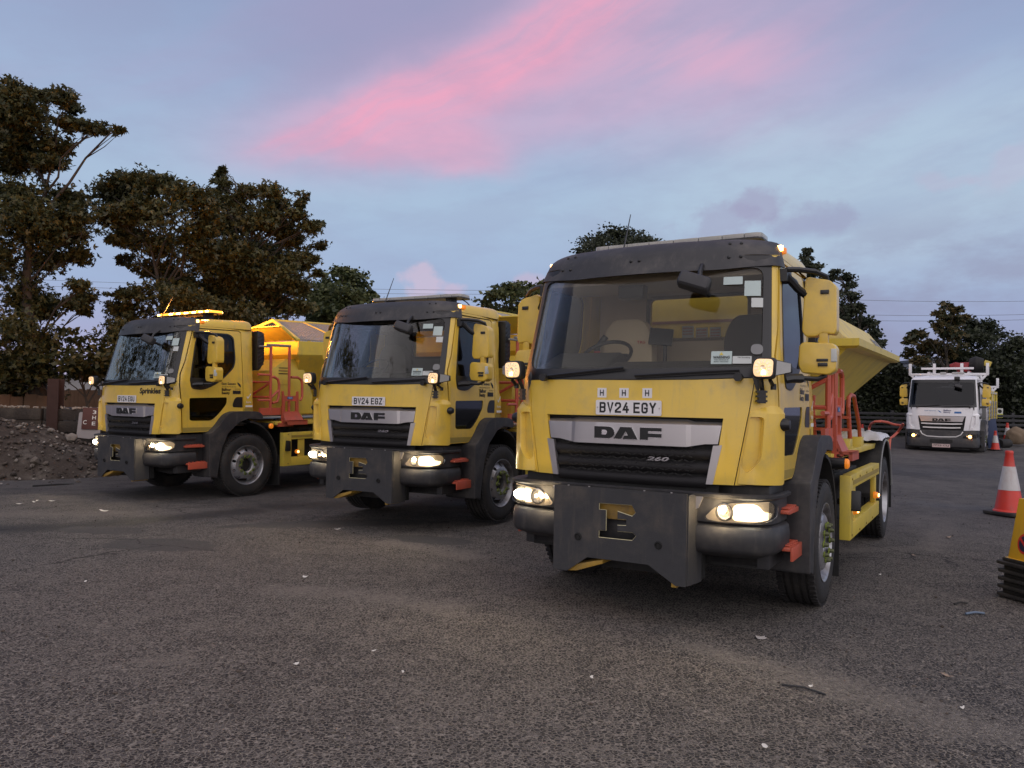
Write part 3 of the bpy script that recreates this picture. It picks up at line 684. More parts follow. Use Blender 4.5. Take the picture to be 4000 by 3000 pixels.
        def f():
            mb = MB()
            mb.tube([(sg*.985, .52, 2.575), (sg*1.03, .50, 2.60), (sg*1.10, .54, 2.60), (sg*1.20, .62, 2.59), (sg*1.265, .68, 2.56), (sg*1.275, .70, 2.50)], .021, 8)
            mb.tube([(sg*1.0, .54, 2.575), (sg*1.08, .62, 2.47), (sg*1.16, .70, 2.40)], .03, 8)
            mb.box((sg*1.0, .56, 2.56), (.06, .16, .09)); return mb.mesh('mirror_arm')
        part('mirror_arm', ('mira0', sg), f, BLK, mr)
        def f():
            mb = MB()
            mb.tube([(sg*1.03, .50, 1.81), (sg*1.10, .56, 1.805), (sg*1.22, .64, 1.80), (sg*1.265, .665, 1.825), (sg*1.275, .69, 1.88)], .018, 8)
            mb.tube([(sg*1.02, .46, 1.79), (sg*1.06, .50, 1.80), (sg*1.12, .57, 1.802)], .035, 8); return mb.mesh('mirror_arm')
        part('mirror_arm', ('mira', sg), f, BLK, mr)
    def f():
        mb = MB(); mb.box((.47, .06, 2.475), (.235, .11, .115), (R(-25), R(14), R(14))); return mb.mesh('front_mirror', bevel=.035, segs=3)
    fm = part('front_mirror', 'fmir', f, PLA, root)
    def f(): return MB().tube([(.50, .10, 2.50), (.49, .13, 2.56), (.47, .24, 2.63)], .018, 8).tube([(.52, .10, 2.44), (.53, .22, 2.40)], .02, 8).mesh('front_mirror_arm')
    part('front_mirror_arm', 'fmira', f, BLK, fm)
    # print on windscreen
    if kind != 'white':
        mpw = lambda u, v, d: M(SX(u), v, .006+d)
        def stick(key, x0, x1, z0, z1, m, r=.003):
            return part('windscreen_sticker', key, lambda: panel(rnd([(x0, z0), (x1, z0), (x1, z1), (x0, z1)], r), [], mpw, .002, [.6, .65, .7, .75, .8, .85, .9, .95], (), 'windscreen_sticker'), m, root)
        stick('st1', .815, .925, 2.385, 2.50, STK); stick('st2', .865, .94, 2.30, 2.37, STK2); stick('st3', .66, .80, 2.475, 2.535, STK)
        o = stick('st4', .60, .745, 1.885, 1.978, STK)
        mpt = lambda u, v, d: M(SX(u), v, .010)
        text('sticker_text', 'WARNING', .615, .730, 1.924, 1.944, mpt, INK, o, bold=.03)
        text('sticker_text', 'THIS VEHICLE IS', .622, .722, 1.911, 1.919, mpt, INK, o); text('sticker_text', 'BEING TRACKED', .622, .722, 1.898, 1.906, mpt, INK, o)
        tri = panel([(.658, 1.95), (.687, 1.95), (.6725, 1.971)], [], mpt, 0, (), (), 'warning_triangle'); put('warning_triangle', tri, YELB, o)
        o = stick('st5', .75, .875, 1.888, 1.942, STK2); text('sticker_text', 'No Smoking', .785, .865, 1.925, 1.938, mpt, INK, o)
        stick('st6', .868, .868+.076, 1.955, 2.03, GREYP, .037)
def side_text(root, sg=1):
    mp = lambda u, v, d: M(SY(u, v), v, .0035)
    text('council_lettering', 'East Sussex', .96, 1.225, 1.795, 1.835, mp, INK, root, bold=.02)
    text('council_lettering', 'H I G H W A Y S', .965, 1.225, 1.755, 1.772, mp, INK, root)
    put('bird_emblem', panel(rnd([(1.245, 1.835), (1.27, 1.832), (1.312, 1.80), (1.318, 1.755), (1.295, 1.765), (1.265, 1.80)], .008)[::-1], [], lambda u, v, d: M(SY(u, v), v, .0035), 0, (), (), 'bird_emblem'), INK, root)
    text('contractor_lettering', 'Balfour', .96, 1.13, 1.695, 1.745, mp, INK, root, bold=.035)
    text('contractor_lettering', 'Beatty', .96, 1.11, 1.632, 1.688, mp, INK, root, bold=.035)
    text('council_lettering', 'East Sussex', 1.205, 1.315, 1.722, 1.736, mp, INK, root)
    put('council_emblem', panel([(1.165+.15*k/8, 1.645+.006*(k % 2)) for k in range(9)]+[(1.315-.15*k/8, 1.700+.006*(k % 2)) for k in range(9)], [], mp, 0, (), (), 'council_emblem'), INK, root)
    text('fleet_lettering', 'fors', 1.42, 1.52, 1.50, 1.535, mp, INKW, root)
    put('tick_emblem', panel([(1.43, 1.60), (1.455, 1.565), (1.52, 1.65), (1.505, 1.655), (1.457, 1.592), (1.44, 1.615)], [], mp, 0, (), (), 'tick_emblem'), INKW, root)
    put('fleet_sticker', panel(rnd([(1.41, 1.435), (1.55, 1.435), (1.55, 1.465), (1.41, 1.465)], .008), [], mp, 0, (), (), 'fleet_sticker'), INKW, root)
def wheel(root, loc, sg, front, r=.505, key='w'):
    w = empty('wheel', loc, (0, 0, 0 if sg > 0 else math.pi)); w.parent = root
    hw = .148
    def f():
        mb = MB(); prof = [(.305, -hw+.01), (.33, -hw), (.42, -hw-.008), (.475, -hw+.005), (.498, -hw+.03)]
        for g in (-.085, -.03, .03, .085): prof += [(.504, g-.012), (.492, g-.009), (.492, g+.009), (.504, g+.012)]
        prof += [(.498, hw-.03), (.475, hw-.005), (.42, hw+.008), (.33, hw), (.305, hw-.01)]
        mb.lathe([(q*r/.505, h) for q, h in prof], 'X', 56); 
        for k in range(60):   # shoulder blocks
            a = 2*math.pi*k/60
            for h in (-.117, .117): mb.box((h, .497*r/.505*math.cos(a), .497*r/.505*math.sin(a)), (.05, .030, .020), (a-math.pi/2, 0, 0))
        return mb.mesh('tyre', 50)
    part('tyre', ('tyre', r), f, RUB, w)
    q = r/.505
    def f():
        mb = MB()
        # outer lip and barrel
        mb.lathe([(.300, .135), (.312, .150), (.318, .150), (.318, .14), (.295, .10), (.285, -.05), (.285, -.12), (.26, -.12), (.26, .06), (.285, .10), (.300, .135)], 'X', 48)
        me1 = mb.bm
        # disc with ten hand holes: flat annulus bent into a dish
        prof_r = [.0, .11, .165, .175, .215, .27, .29]
        prof_h = [.115, .115, .150, .150, .138, .085, .07] if front else [-.02, -.02, -.03, -.03, -.02, .03, .05]
        outer = circle(0, 0, .288, 60); holes = [circle(.237*math.cos(2*math.pi*(k+.5)/10), .237*math.sin(2*math.pi*(k+.5)/10), .024, 12) for k in range(10)]
        mp = lambda u, v, d: (float(np.interp(math.hypot(u, v), prof_r, prof_h))+d, u, v)
        bmx = bmesh.new(); holes2 = holes+[circle(0, 0, .215, 40)]
        m2 = panel(outer, holes2, mp, .012, (), (), 'x'); me1.from_mesh(m2); bpy.data.meshes.remove(m2); bmx.free()
        mb.lathe([(.215, prof_h[4]), (.175, prof_h[3]), (.16, prof_h[2]), (.11, prof_h[1])], 'X', 40)
        mb.lathe([(.112, prof_h[1]), (.112, prof_h[1]-.05), (.0, prof_h[1]-.055)] if front else [(.11, -.02), (.10, .09), (.085, .11), (0, .11)], 'X', 30)
        return finish(me1, 'rim', 40)
    o = part('rim', ('rim', front), f, RIM, w); o.scale = (1, q, q)
    if front:
        def f(): return MB().lathe([(.108, .085), (.10, .10), (.07, .112), (0, .115)], 'X', 28).mesh('hub')
        o = part('hub', 'hub', f, BLM, w); o.scale = (1, q, q); o.location.x = -.02
    def f():
        mb = MB(); mb.lathe([(.019, 0), (.019, .025), (.013, .045), (0, .045)], 'X', 6); return mb.mesh('wheel_nut', 20)
    def f2():
        mb = MB(); mb.lathe([(.021, .004), (.026, .004), (.026, .014), (.021, .014)], 'X', 8); mb.prism([(-.012, .02), (.012, .02), (0, .052)], 'X', .004, .013); return mb.mesh('nut_pointer', 20)
    for k in range(10):
        a = 2*math.pi*k/10; h = .150 if front else -.03
        o = part('wheel_nut', 'nut', f, NUT, w, loc=(h, .142*q*math.cos(a), .142*q*math.sin(a)))
        if key == 'w': part('nut_pointer', 'nutp', f2, NUTG, w, loc=(h, .142*q*math.cos(a), .142*q*math.sin(a)), rot=(a+(.9 if k % 2 else -.9)+math.pi/2, 0, 0))
    return w
def headlamps(root, on=True):
    for sg in (1, -1):
        mp = lambda off: (lambda u, v, d: MBp(BX(u)*sg, v, d+off))
        uc = [.6, .65, .7, .75, .8, .85, .9, .93, .96, .985, 1.0, 1.015]; ucs = [BX(x) for x in uc]
        ms = lambda off: (lambda u, v, d: MBp(u*sg, v, d+off))
        o_ = [(BX(.60), .815), (BX(.665), .885), (BX(.76), .915), (BX(.89), .93), (BX(1.005), .935), (BX(1.024), .90), (BX(1.02), .83), (BX(.98), .80), (BX(.9), .79), (BX(.70), .785), (BX(.62), .795)]
        def f(): return panel(rnd(o_, .03), [], ms(.006), .02, ucs, (), 'headlight')
        h = part('headlight', ('hl1', sg), f, mat('lamp_bowl_lit', (.7, .6, .45), .3, metal=.6, emis=(1.0, .66, .32), estr=.30) if on else SIL, root)  # emission paints the bulb's light onto the bowl
        def f():
            mb = MB(); c = MBp(BX(.735)*sg, .855, .006); 
            mb.lathe([(.062, -.016), (.056, -.02), (.05, -.006), (.0, .012)], 'Y', 24, c); return mb.mesh('turn_lamp')
        part('turn_lamp', ('hl2', sg), f, RIM, h)
        part('turn_bulb', ('hl2b', sg), lambda: MB().lathe([(.018, -.02), (.014, -.034), (0, -.038)], 'Y', 12, MBp(BX(.735)*sg, .86, .01)).mesh('turn_bulb'), LAMPD, h)
        def f(): return panel(rnd([(BX(.79), .80), (BX(.94), .80), (BX(1.005), .815), (BX(1.015), .855), (BX(.97), .868), (BX(.95), .905), (BX(.915), .922), (BX(.80), .912), (BX(.775), .86)], .025), [], ms(.010), .003, ucs, (), 'beam_panel')
        part('beam_panel', ('hl3', sg), f, LAMP if on else LAMPW, h)  # a switched-off lamp still gets a faint painted glow here
        if on:
            def f(): return panel(rnd([(BX(.82), .815), (BX(.95), .812), (BX(.94), .885), (BX(.88), .908), (BX(.81), .895)], .03), [], ms(.013), .002, ucs, (), 'lit_core')
            part('lit_core', ('hl4', sg), f, LAMPC, h)
            def f():
                mb = MB(); mb.lathe([(0, -.040), (.03, -.035), (.042, -.020), (.046, .0), (0, .01)], 'Y', 20); c = Vector(MBp(BX(.89)*sg, .858, .006))
                for v in mb.bm.verts: v.co = Vector((v.co.x*2.0+c.x, v.co.y+c.y+.20*max(0, v.co.x*2.0*sg), v.co.z+c.z))
                return mb.mesh('lit_bulb')
            part('lit_bulb', ('hl6', sg), f, LAMPC, h)
        def f(): return panel(rnd(o_, .03), [], ms(.034), .003, ucs, (), 'lens')
        part('lens', ('hl5', sg), f, LENS, h)
# ------------------------------------------------------------------ gritting lorries
HP = R(1.3)                       # the hopper rises slightly to the rear
def build_gritter(pose, kind, label, plate):
    tx, ty, yaw, tz, pitch = pose
    root = empty('gritter_truck', (tx, ty, tz-pitch*1.36), (pitch, 0, yaw), label=label, cat='gritting lorry', group='yellow gritting lorries parked in the yard')
    build_cab(root, YEL, kind); side_text(root)
    # visor
    vx = [0, .3, .6, .75, .86, .935, .975, .995, 1.0]; vy = [.18, .195, .25, .29, .33, .37, .405, .46, .57]
    vs = np.concatenate([[0], np.cumsum(np.hypot(np.diff(vx), np.diff(vy)))])
    def MV(s, z, d=0.):
        a = abs(s); f = lambda q: (float(np.interp(q, vs, vx)), float(np.interp(q, vs, vy)))
        x, y = f(a); x2, y2 = f(a+.02); x1, y1 = f(max(a-.02, 0)); L = math.hypot(x2-x1, y2-y1) or 1
        q = (z-2.59)/.25; yb = .10*q+.10*max(0, q-.6)**2*4 - .02*(1-q)*0
        zz = z + .03*min(1, max(0, (a-.6)/.4))*(1-q) - .03*max(0, (a-.72)/.4)**1.5*q
        return (math.copysign(x*(1-.05*max(0, q)*min(1, a/.9))+d*(y2-y1)/L, s), y+yb-d*(x2-x1)/L, zz)
    VUC = [i*.07 for i in range(-18, 19)]; VVC = [2.59+.03*i for i in range(10)]
    def f():
        e = float(vs[-1]); return panel(rnd([(-e, 2.59), (e, 2.59), (e-.05, 2.845), (-e+.05, 2.845)], [.02, .02, .10, .10]), [], MV, .012, VUC, VVC, 'sun_visor', 40)
    sv = part('sun_visor', 'visor', f, PLA, root)
    def f(): return MB().lathe([(.013, 0), (.013, -.005), (.007, -.012), (0, -.013)], 'Y', 10).mesh('rivet')
    for x, z in ((.66, 2.683), (.745, 2.683), (.66, 2.80), (.745, 2.80), (-.66, 2.683), (-.745, 2.683), (-.66, 2.80), (-.745, 2.80), (-.09, 2.70), (-.02, 2.70)):
        s = float(np.interp(abs(x), vx, vs))*(1 if x > 0 else -1); p = MV(s, z, .0); part('rivet', 'rivet', f, BLK, sv, loc=p)
    # roof furniture
    def f():
        mb = MB(); mb.prism(rnd([(-.74, .95), (-.70, .915), (.70, .915), (.74, .95), (.74, 1.18), (.70, 1.215), (-.70, 1.215), (-.74, 1.18)], .02), 'Z', 2.945, 2.958); mb.bx(-.55, -.47, .99, 1.14, 2.83, 2.945); mb.bx(.47, .55, .99, 1.14, 2.83, 2.945); return mb.mesh('light_bar')
    lb = part('light_bar', 'lbar', f, BLK, root)
    segs = [(-.735, -.60), (-.595, -.42), (-.415, -.22), (-.215, 0), (.005, .215), (.22, .415), (.42, .595), (.60, .735)]
    for k, (a, b) in enumerate(segs):
        def f(): return MB().prism(rnd([(a, .93), (b, .93), (b, 1.20), (a, 1.20)], [.06 if k == 0 else .004, .06 if k == 7 else .004]*1+[.06 if k == 7 else .004, .06 if k == 0 else .004]), 'Z', 2.959, 2.996).mesh('light_module', bevel=.012)
        lit = kind == 'left'
        o = part('light_module', ('lmod', k), f, AMBL if lit else BARL, lb)
        if lit and k != 1: part('flash_core', ('fcore', k), lambda: MB().bx(a+(b-a)*.22, b-(b-a)*.22, .922, 1.205, 2.964, 2.989).mesh('flash_core', bevel=.01), AMBW, o)
    def f(): return MB().tube([(.62, 1.15, 2.95), (.72, 1.12, 2.90), (.84, 1.02, 2.83)], .008, 6).mesh('light_bar_cable')
    part('light_bar_cable', 'lbc', f, BLK, lb)
    def f():
        mb = MB(); mb.tube([(-.40, .80, 2.83), (-.40, .80, 2.90)], .02, 8); mb.tube([(-.40, .80, 2.90), (-.415, .92, 3.10), (-.43, 1.03, 3.28)], .006, 6, rs=[.008, .006, .004]); return mb.mesh('aerial')
    part('aerial', 'aerial', f, BLK, root)
    for sg in (1, -1):
        def f():
            mb = MB(); mb.box((sg*.945, .63, 2.772), (.05, .12, .05), (0, 0, sg*R(-20))); return mb.mesh('corner_strobe', bevel=.012)
        cs = part('corner_strobe', ('strobe', sg), f, AMB, root)
        def f(): return MB().box((sg*.957, .570, 2.776), (.044, .036, .042), (0, 0, sg*R(-20))).mesh('strobe_lens', bevel=.008)
        part('strobe_lens', ('strobe2', sg), f, AMBS, cs)
        # snorkel intake / side fairing behind the cab
        def f():
            mb = MB(); mb.prism(rnd([(1.64, 2.70), (1.75, 2.68), (1.78, 2.60), (1.78, 2.20), (1.70, 2.06), (1.64, 2.03)], .03), 'X', sg*.84, sg*1.03)
            me0 = mb
            for k in range(9): me0.box((sg*1.03, 1.71, 2.62-k*.062), (.018, .13, .022), (R(32), 0, 0))
            return mb.mesh('intake_snorkel', bevel=.012)
        part('intake_snorkel', ('snork', sg), f, BLK, root)
        # work lights
        def f():
            mb = MB(); pr = rnd([(.915, 1.775), (1.055, 1.775), (1.065, 1.92), (.925, 1.925), (.905, 1.85)], .03)
            mb.prism([(sg*u, v) for u, v in pr], 'Y', -.03, .05)
            pr2 = [(.93, 1.80), (1.06, 1.80), (1.06, 1.90), (.93, 1.90)]
            return mb.mesh('work_light', bevel=.015)
        wl = part('work_light', ('wl', sg), f, BLK, root)
        def f():
            mb = MB(); a = [(sg*.93, -.025, 1.79), (sg*1.05, -.025, 1.79), (sg*1.055, -.025, 1.912), (sg*.935, -.025, 1.915)]; b = [(sg*1.02, .15, 1.815), (sg*1.155, .10, 1.82), (sg*1.15, .10, 1.885), (sg*1.02, .15, 1.89)]
            V = [mb.bm.verts.new(p) for p in a+b]
            for q in ((0, 1, 2, 3), (7, 6, 5, 4), (0, 4, 5, 1), (1, 5, 6, 2), (2, 6, 7, 3), (3, 7, 4, 0)): mb.bm.faces.new([V[i] for i in q])
            return mb.mesh('light_housing', bevel=.01)
        part('light_housing', ('wlh', sg), f, BLK, wl)
        def f(): return MB().prism([(sg*u, v) for u, v in rnd([(.925, 1.79), (1.048, 1.79), (1.055, 1.908), (.935, 1.912), (.918, 1.85)], .03)], 'Y', -.045, -.031).mesh('work_reflector', bevel=.006)
        part('work_reflector', ('wlr', sg), f, LAMPD, wl)
        def f():
            mb = MB(); rr = random.Random(5)
            for k in range(12):
                a = 2*math.pi*k/12+.2; mb.box((sg*.987+.043*math.cos(a), -.047, 1.852+.043*math.sin(a)), (.022, .006, .010), (0, -a, 0))
            mb.lathe([(.02, -.003), (.016, -.008), (0, -.006)], 'Y', 12, (sg*.987, -.045, 1.852)); return mb.mesh('reflector_facets')
        part('reflector_facets', ('wlf', sg), f, LAMPW, wl)
        def f(): return MB().box((sg*.992, -.050, 1.815), (.030, .006, .026)).mesh('side_bulb', bevel=.008)
        part('side_bulb', ('wlb', sg), f, AMBW, wl)
        def f():
            mb = MB(); a = [(sg*1.062, -.01, 1.80), (sg*1.145, .07, 1.825), (sg*1.145, .07, 1.882), (sg*1.065, -.01, 1.90)]; b = [(x-sg*.02, y+.03, z) for x, y, z in a]
            V = [mb.bm.verts.new(p) for p in a+b]
            for q in ((0, 1, 2, 3), (7, 6, 5, 4), (0, 4, 5, 1), (1, 5, 6, 2), (2, 6, 7, 3), (3, 7, 4, 0)): mb.bm.faces.new([V[i] for i in q])
            return mb.mesh('side_lens')
        part('side_lens', ('wls', sg), f, BARL, wl)
        def f():
            mb = MB(); mb.tube([(sg*.96, .02, 1.78), (sg*.955, .07, 1.72), (sg*.955, .085, 1.69)], .016, 6); mb.box((sg*.952, .075, 1.655), (.05, .03, .09), (0, 0, sg*R(35)))
            for k in range(3): mb.box((sg*.952, .07, 1.69-k*.032), (.075, .03, .014), (0, 0, sg*R(35)))
            mb.tube([(sg*1.02, .02, 1.77), (sg*1.025, .10, 1.73)], .014, 6); mb.lathe([(.02, -.02), (.02, .02), (0, .02)], 'Z', 8, (sg*1.025, .10, 1.725)); return mb.mesh('light_bracket')
        part('light_bracket', ('wlk', sg), f, BLK, wl)
    # grille opening
    def f(): return panel(fx([(-.72, 1.53), (-.66, .93), (.66, .93), (.72, 1.53)]), [], Md(-.05), .01, UC, (), 'grille')
    gr = part('grille', 'grille', f, BLM, root)
    for k in range(3):
        z0 = 1.238-k*.098
        def f():
            w = .69-.055*(1.31-z0)/.27; return panel(fx([(-w+.05, z0-.040), (w-.05, z0-.040), (w-.04, z0+.040), (-w+.04, z0+.040)]), [], lambda u, v, d: M(u, v, -.030+.022*(1-((v-z0)/.04)**2)+d), .008, UC, [z0-.03+.01*i for i in range(7)], 'grille_slat')
        part('grille_slat', ('slat', k), f, GRL, gr)
    def f():
        mb = MB()
        for row in range(7):
            for c in range(22):
                x = -.5+c*.046+(row % 2)*.023; z = 1.29-row*.033
                p = M(SX(x), z, -.012); mb.box(p, (.036, .006, .007), (0, R(24 if (c+row) % 2 else -24), 0))
        return mb.mesh('grille_mesh', 0)
    gmo = part('grille_mesh', 'gmesh', f, BLM, gr); gmo['kind'] = 'stuff'
    bar = [(-.692, 1.470), (-.49, 1.472), (-.435, 1.487), (.435, 1.487), (.49, 1.472), (.692, 1.470), (.664, 1.318), (.575, 1.315), (.445, 1.291), (-.445, 1.291), (-.575, 1.315), (-.664, 1.318)]
    def mbar(u, v, d):
        k = max(0, (v-1.448)/.04); f2 = .012*min(1, max(0, (abs(u)-.44)/.03))
        return M(u, v, .008-.055*min(k, 1)-f2+d)
    def f(): return panel(fx(bar)[::-1], [], mbar, .03, UC+[SX(.45), SX(.475), -SX(.45), -SX(.475)], [1.449, 1.46], 'grille_bar', 12)
    gb = part('grille_bar', 'gbar', f, SIL, root)
    for k, (o_, h_) in enumerate(letters_DAF()):
        nm = 'badge_letter'
        def f(): return panel([(SX(a), b) for a, b in o_], [[(SX(a), b) for a, b in h] for h in h_], Md(.022), .018, (), (), nm)
        part(nm, ('daf', k), f, INK, gb)
        def f(): return panel([(SX(a), b-.002) for a, b in grow(o_, .0045)], [], Md(.014), .008, (), (), 'badge_rim')
        part('badge_rim', ('dafr', k), f, CHR, gb)
    for sg in (1, -1):
        def f():
            o_ = fx([(.632, 1.306), (.694, 1.312), (.632, 1.034), (.585, 1.034)])
            return panel(o_ if sg > 0 else o_, [], Md(.004, sg), .03, UC, (), 'chrome_strip')
        part('chrome_strip', ('chs', sg), f, SIL, root)
        def f():
            mb = MB(); mb.prism([(sg*u, v) for u, v in ((.53, .965), (.60, .978), (.555, .87), (.52, .86))], 'Y', -.055, -.03); return mb.mesh('lower_chrome_strip')
        part('lower_chrome_strip', ('chs2', sg), f, SIL, root)
    txt260 = text('model_badge', '260', .153, .322, 1.182, 1.212, lambda u, v, d: M(SX(u), v, .012), CHR, gr, shear=.25, bold=.03)
    # bumper and lamps
    def f():
        zs = [(.97, -.05), (.985, .01), (.975, .035), (.955, .032), (.94, .004), (.78, .004), (.765, -.015), (.757, .004), (.742, .020), (.68, .028), (.60, .022), (.57, .005), (.555, -.04), (.53, -.10)]
        S = [BX(-1.05)-.30+i*.0 for i in range(0)]; smax = float(_bs[-1]); S = [-smax+2*smax*k/60 for k in range(61)]
        bm = bmesh.new(); G = [[bm.verts.new(MBp(s, z-.01*abs(s)*0, d)) for s in S] for z, d in zs]
        for a, b in zip(G, G[1:]):
            for k in range(60): bm.faces.new((a[k], b[k], b[k+1], a[k+1]))
        return finish(bm, 'bumper', 45)
    part('bumper', 'bumper', f, PLA, root)
    headlamps(root)
    # plough mounting board
    def f():
        o_ = [(-.513, .973), (-.513, .340), (-.40, .340), (-.236, .458), (.236, .458), (.440, .336), (.513, .338), (.513, .973)]
        Eh = [(-.148, .863), (-.148, .815), (-.092, .815), (-.092, .667), (-.146, .665), (-.146, .611), (.114, .613), (.146, .652), (.112, .674), (0, .672), (0, .712), (.068, .716), (.068, .762), (0, .760), (0, .812), (.112, .786), (.140, .815), (.108, .868)]
        me = panel(o_, [Eh], lambda u, v, d: (u, -.17-d, v), .012, (), (), 'plough_board', 20); return me
    pb = part('plough_board', 'plough', f, PLG, root)
    Eo = [(-.148, .863), (-.148, .815), (-.092, .815), (-.092, .667), (-.146, .665), (-.146, .611), (.114, .613), (.146, .652), (.112, .674), (0, .672), (0, .712), (.068, .716), (.068, .762), (0, .760), (0, .812), (.112, .786), (.140, .815), (.108, .868), (-.148, .863)]
    part('cut_edge', 'cutedge', lambda: MB().tube([(u, -.163, v) for u, v in Eo], .0045, 5).mesh('cut_edge'), mat('raw_edge', (.55, .50, .30), .5, vary=.3, vscale=20), pb)
    for sg in (1, -1):
        def f():
            mb = MB(); mb.prism([(-.158, .962), (-.09, .968), (.03, .93), (.045, .90), (.045, .345), (-.158, .342)], 'X', 0, .012)
            for v in mb.bm.verts: v.co.x = sg*(.511+(v.co.y+.158)*.16+v.co.x)
            return mb.mesh('board_side')
        part('board_side', ('pbs', sg), f, PLG, pb)
        def f(): return MB().lathe([(.022, -.012), (.022, -.002), (.03, 0), (0, 0)], 'Y', 12, (sg*.312, -.172, .603)).mesh('board_bolt')
        part('board_bolt', ('pbb', sg), f, BLM, pb)
    for x in (-.40, -.23, .2, .40):
        def f(): return MB().lathe([(.008, 0), (.008, .006), (0, .007)], 'Z', 8).mesh('top_screw')
        part('top_screw', 'tscrew', f, SIL, pb, loc=(x, -.165, .973))
    def f():
        mb = MB(); mb.bx(-.24, .24, -.11, -.08, .745, .90); mb.prism([(-.43, .37), (-.12, .45), (-.12, .42), (-.33, .345), (-.43, .335)], 'Y', -.15, .25); mb.bx(.40, .44, -.15, .1, .318, .37); mb.bx(-.5, -.42, -.15, -.02, .5, .9); mb.bx(.42, .5, -.15, -.02, .5, .9); return mb.mesh('plough_mount', bevel=.006)
    part('plough_mount', 'pmount', f, OCH, root)
    def f():
        mb = MB(); mb.bx(-.56, .56, .06, .12, .36, .98); mb.bx(-.9, .9, .22, .35, .44, .58); return mb.mesh('front_undershield')
    part('front_undershield', 'ush', f, BLM, root)
    # number plate and front marks
    def f(): return panel(rnd([(-.26, 1.507), (.26, 1.507), (.26, 1.618), (-.26, 1.618)], .012), [], lambda u, v, d: (u, -.008-d, v), .008, (), (), 'number_plate')
    npl = part('number_plate', 'nplate', f, PLT, root)
    for x in (-.245, .245): part('plate_screw', 'pscrew', lambda: MB().lathe([(.007, 0), (.005, -.004), (0, -.004)], 'Y', 8).mesh('plate_screw'), SIL, npl, loc=(x, -.008, 1.562))
    a, b = plate.split()
    put('plate_characters', glyphs(a, -.229, 1.523, -.0085), INK, npl); put('plate_characters', glyphs(b, .044, 1.523, -.0085), INK, npl)
    if kind == 'near':
        for x in (-.22, -.04, .143):
            def f(): return panel(rnd([(-.037, -.036), (.037, -.036), (.037, .036), (-.037, .036)], .002), [], lambda u, v, d: (u, d*-1, v), .003, (), (), 'letter_card')
            p = M(SX(x), 1.673, .004); o = part('letter_card', 'hcard', f, PLT, root, loc=p)
            text('card_letter', 'H', -.016, .016, -.023, .023, lambda u, v, d: (u, -.002, v), INK, o, bold=.02)
    if kind == 'left':
        text('name_lettering', 'Sprinkles', .325, .80, 1.622, 1.735, lambda u, v, d: M(SX(u), v, .004), INK, root, bold=.035)
    # wheels, chassis, mudguards
    for sg in (1, -1):
        wheel(root, (sg*1.022, 1.36, .505), sg, True)
        wheel(root, (sg*1.05, 5.56, .505), sg, False); wheel(root, (sg*.72, 5.56, .505), sg, False, key='inner')
        def f():
            mb = MB()
            pts = [(5.56-.76*math.cos(R(a)), .50+.75*math.sin(R(a))) for a in range(8, 180, 8)]; inn = [(5.56-.73*math.cos(R(a)), .50+.72*math.sin(R(a))) for a in range(172, 0, -8)]
            mb.prism(pts+[(6.33, .30), (6.30, .30)]+inn, 'X', sg*.52, sg*1.205); return mb.mesh('rear_mudguard', 30, bevel=.008)
        rm = part('rear_mudguard', ('rmg', sg), f, BLM, root)
        def f():
            mb = MB(); mb.tube([(sg*1.207, 5.56-.735*math.cos(R(a)), .50+.725*math.sin(R(a))) for a in range(4, 180, 8)], .014, 6); return mb.mesh('guard_edge')
        part('guard_edge', ('rmge', sg), f, GREYP, rm)
        def f(): return MB().bx(sg*.90, sg*1.18, 1.99, 2.005, .12, .62).mesh('mud_flap')
        part('mud_flap', ('flap', sg), f, BLM, root)
        def f():
            mb = MB(); pts = [(1.36-.62*math.cos(R(a)), .52+.70*math.sin(R(a))) for a in range(95, 185, 9)]; inn = [(1.36-.59*math.cos(R(a)), .52+.67*math.sin(R(a))) for a in range(185, 94, -9)]
            mb.prism(pts+inn, 'X', sg*.72, sg*1.16); return mb.mesh('inner_arch')
        part('inner_arch', ('inarch', sg), f, BLM, root)
        # underrun guard: posts and rails in yellow
        def f():
            mb = MB(); mb.bx(sg*1.18, sg*1.27, 2.00, 2.012, .44, 1.005); mb.bx(sg*1.258, sg*1.27, 2.012, 2.17, .44, 1.005)
            mb.bx(sg*1.18, sg*1.27, 2.17, 4.22, .885, 1.005); mb.bx(sg*1.18, sg*1.27, 2.17, 4.22, .44, .585)
            mb.bx(sg*1.235, sg*1.25, 2.33, 2.47, .585, .885); mb.bx(sg*1.20, sg*1.25, 4.02, 4.12, .585, .885); return mb.mesh('side_guard', bevel=.006)
        sgd = part('side_guard', ('sguard', sg), f, YELB, root)
        def f(): return MB().bx(sg*1.271, sg*1.273, 2.17, 4.15, .915, .955).mesh('reflective_tape')
        part('reflective_tape', ('tape3', sg), f, YELF, sgd)
        for y, z in [(2.1, .48), (2.1, .97), (2.6, .97), (2.6, .47), (3.1, .97), (3.1, .47), (3.6, .97), (3.6, .47)]:
            part('guard_bolt', 'gbolt', lambda: MB().lathe([(.011, 0), (.011, .006), (0, .008)], 'X', 8).mesh('guard_bolt'), YELF, sgd, loc=(sg*1.271, y, z), rot=(0, 0, 0 if sg > 0 else math.pi))
        for y in (2.30, 3.95):
            def f(): return MB().lathe([(.035, -.02), (.038, .0), (.03, .025), (0, .035)], 'X', 16).mesh('side_marker')
            o = part('side_marker', 'smark', f, AMB, root, loc=(sg*1.262, y, .672), rot=(0, 0, 0 if sg > 0 else math.pi))
            part('marker_bulb', 'smarkb', lambda: MB().lathe([(.02, .03), (.015, .04), (0, .042)], 'X', 12).mesh('marker_bulb'), AMBS, o)
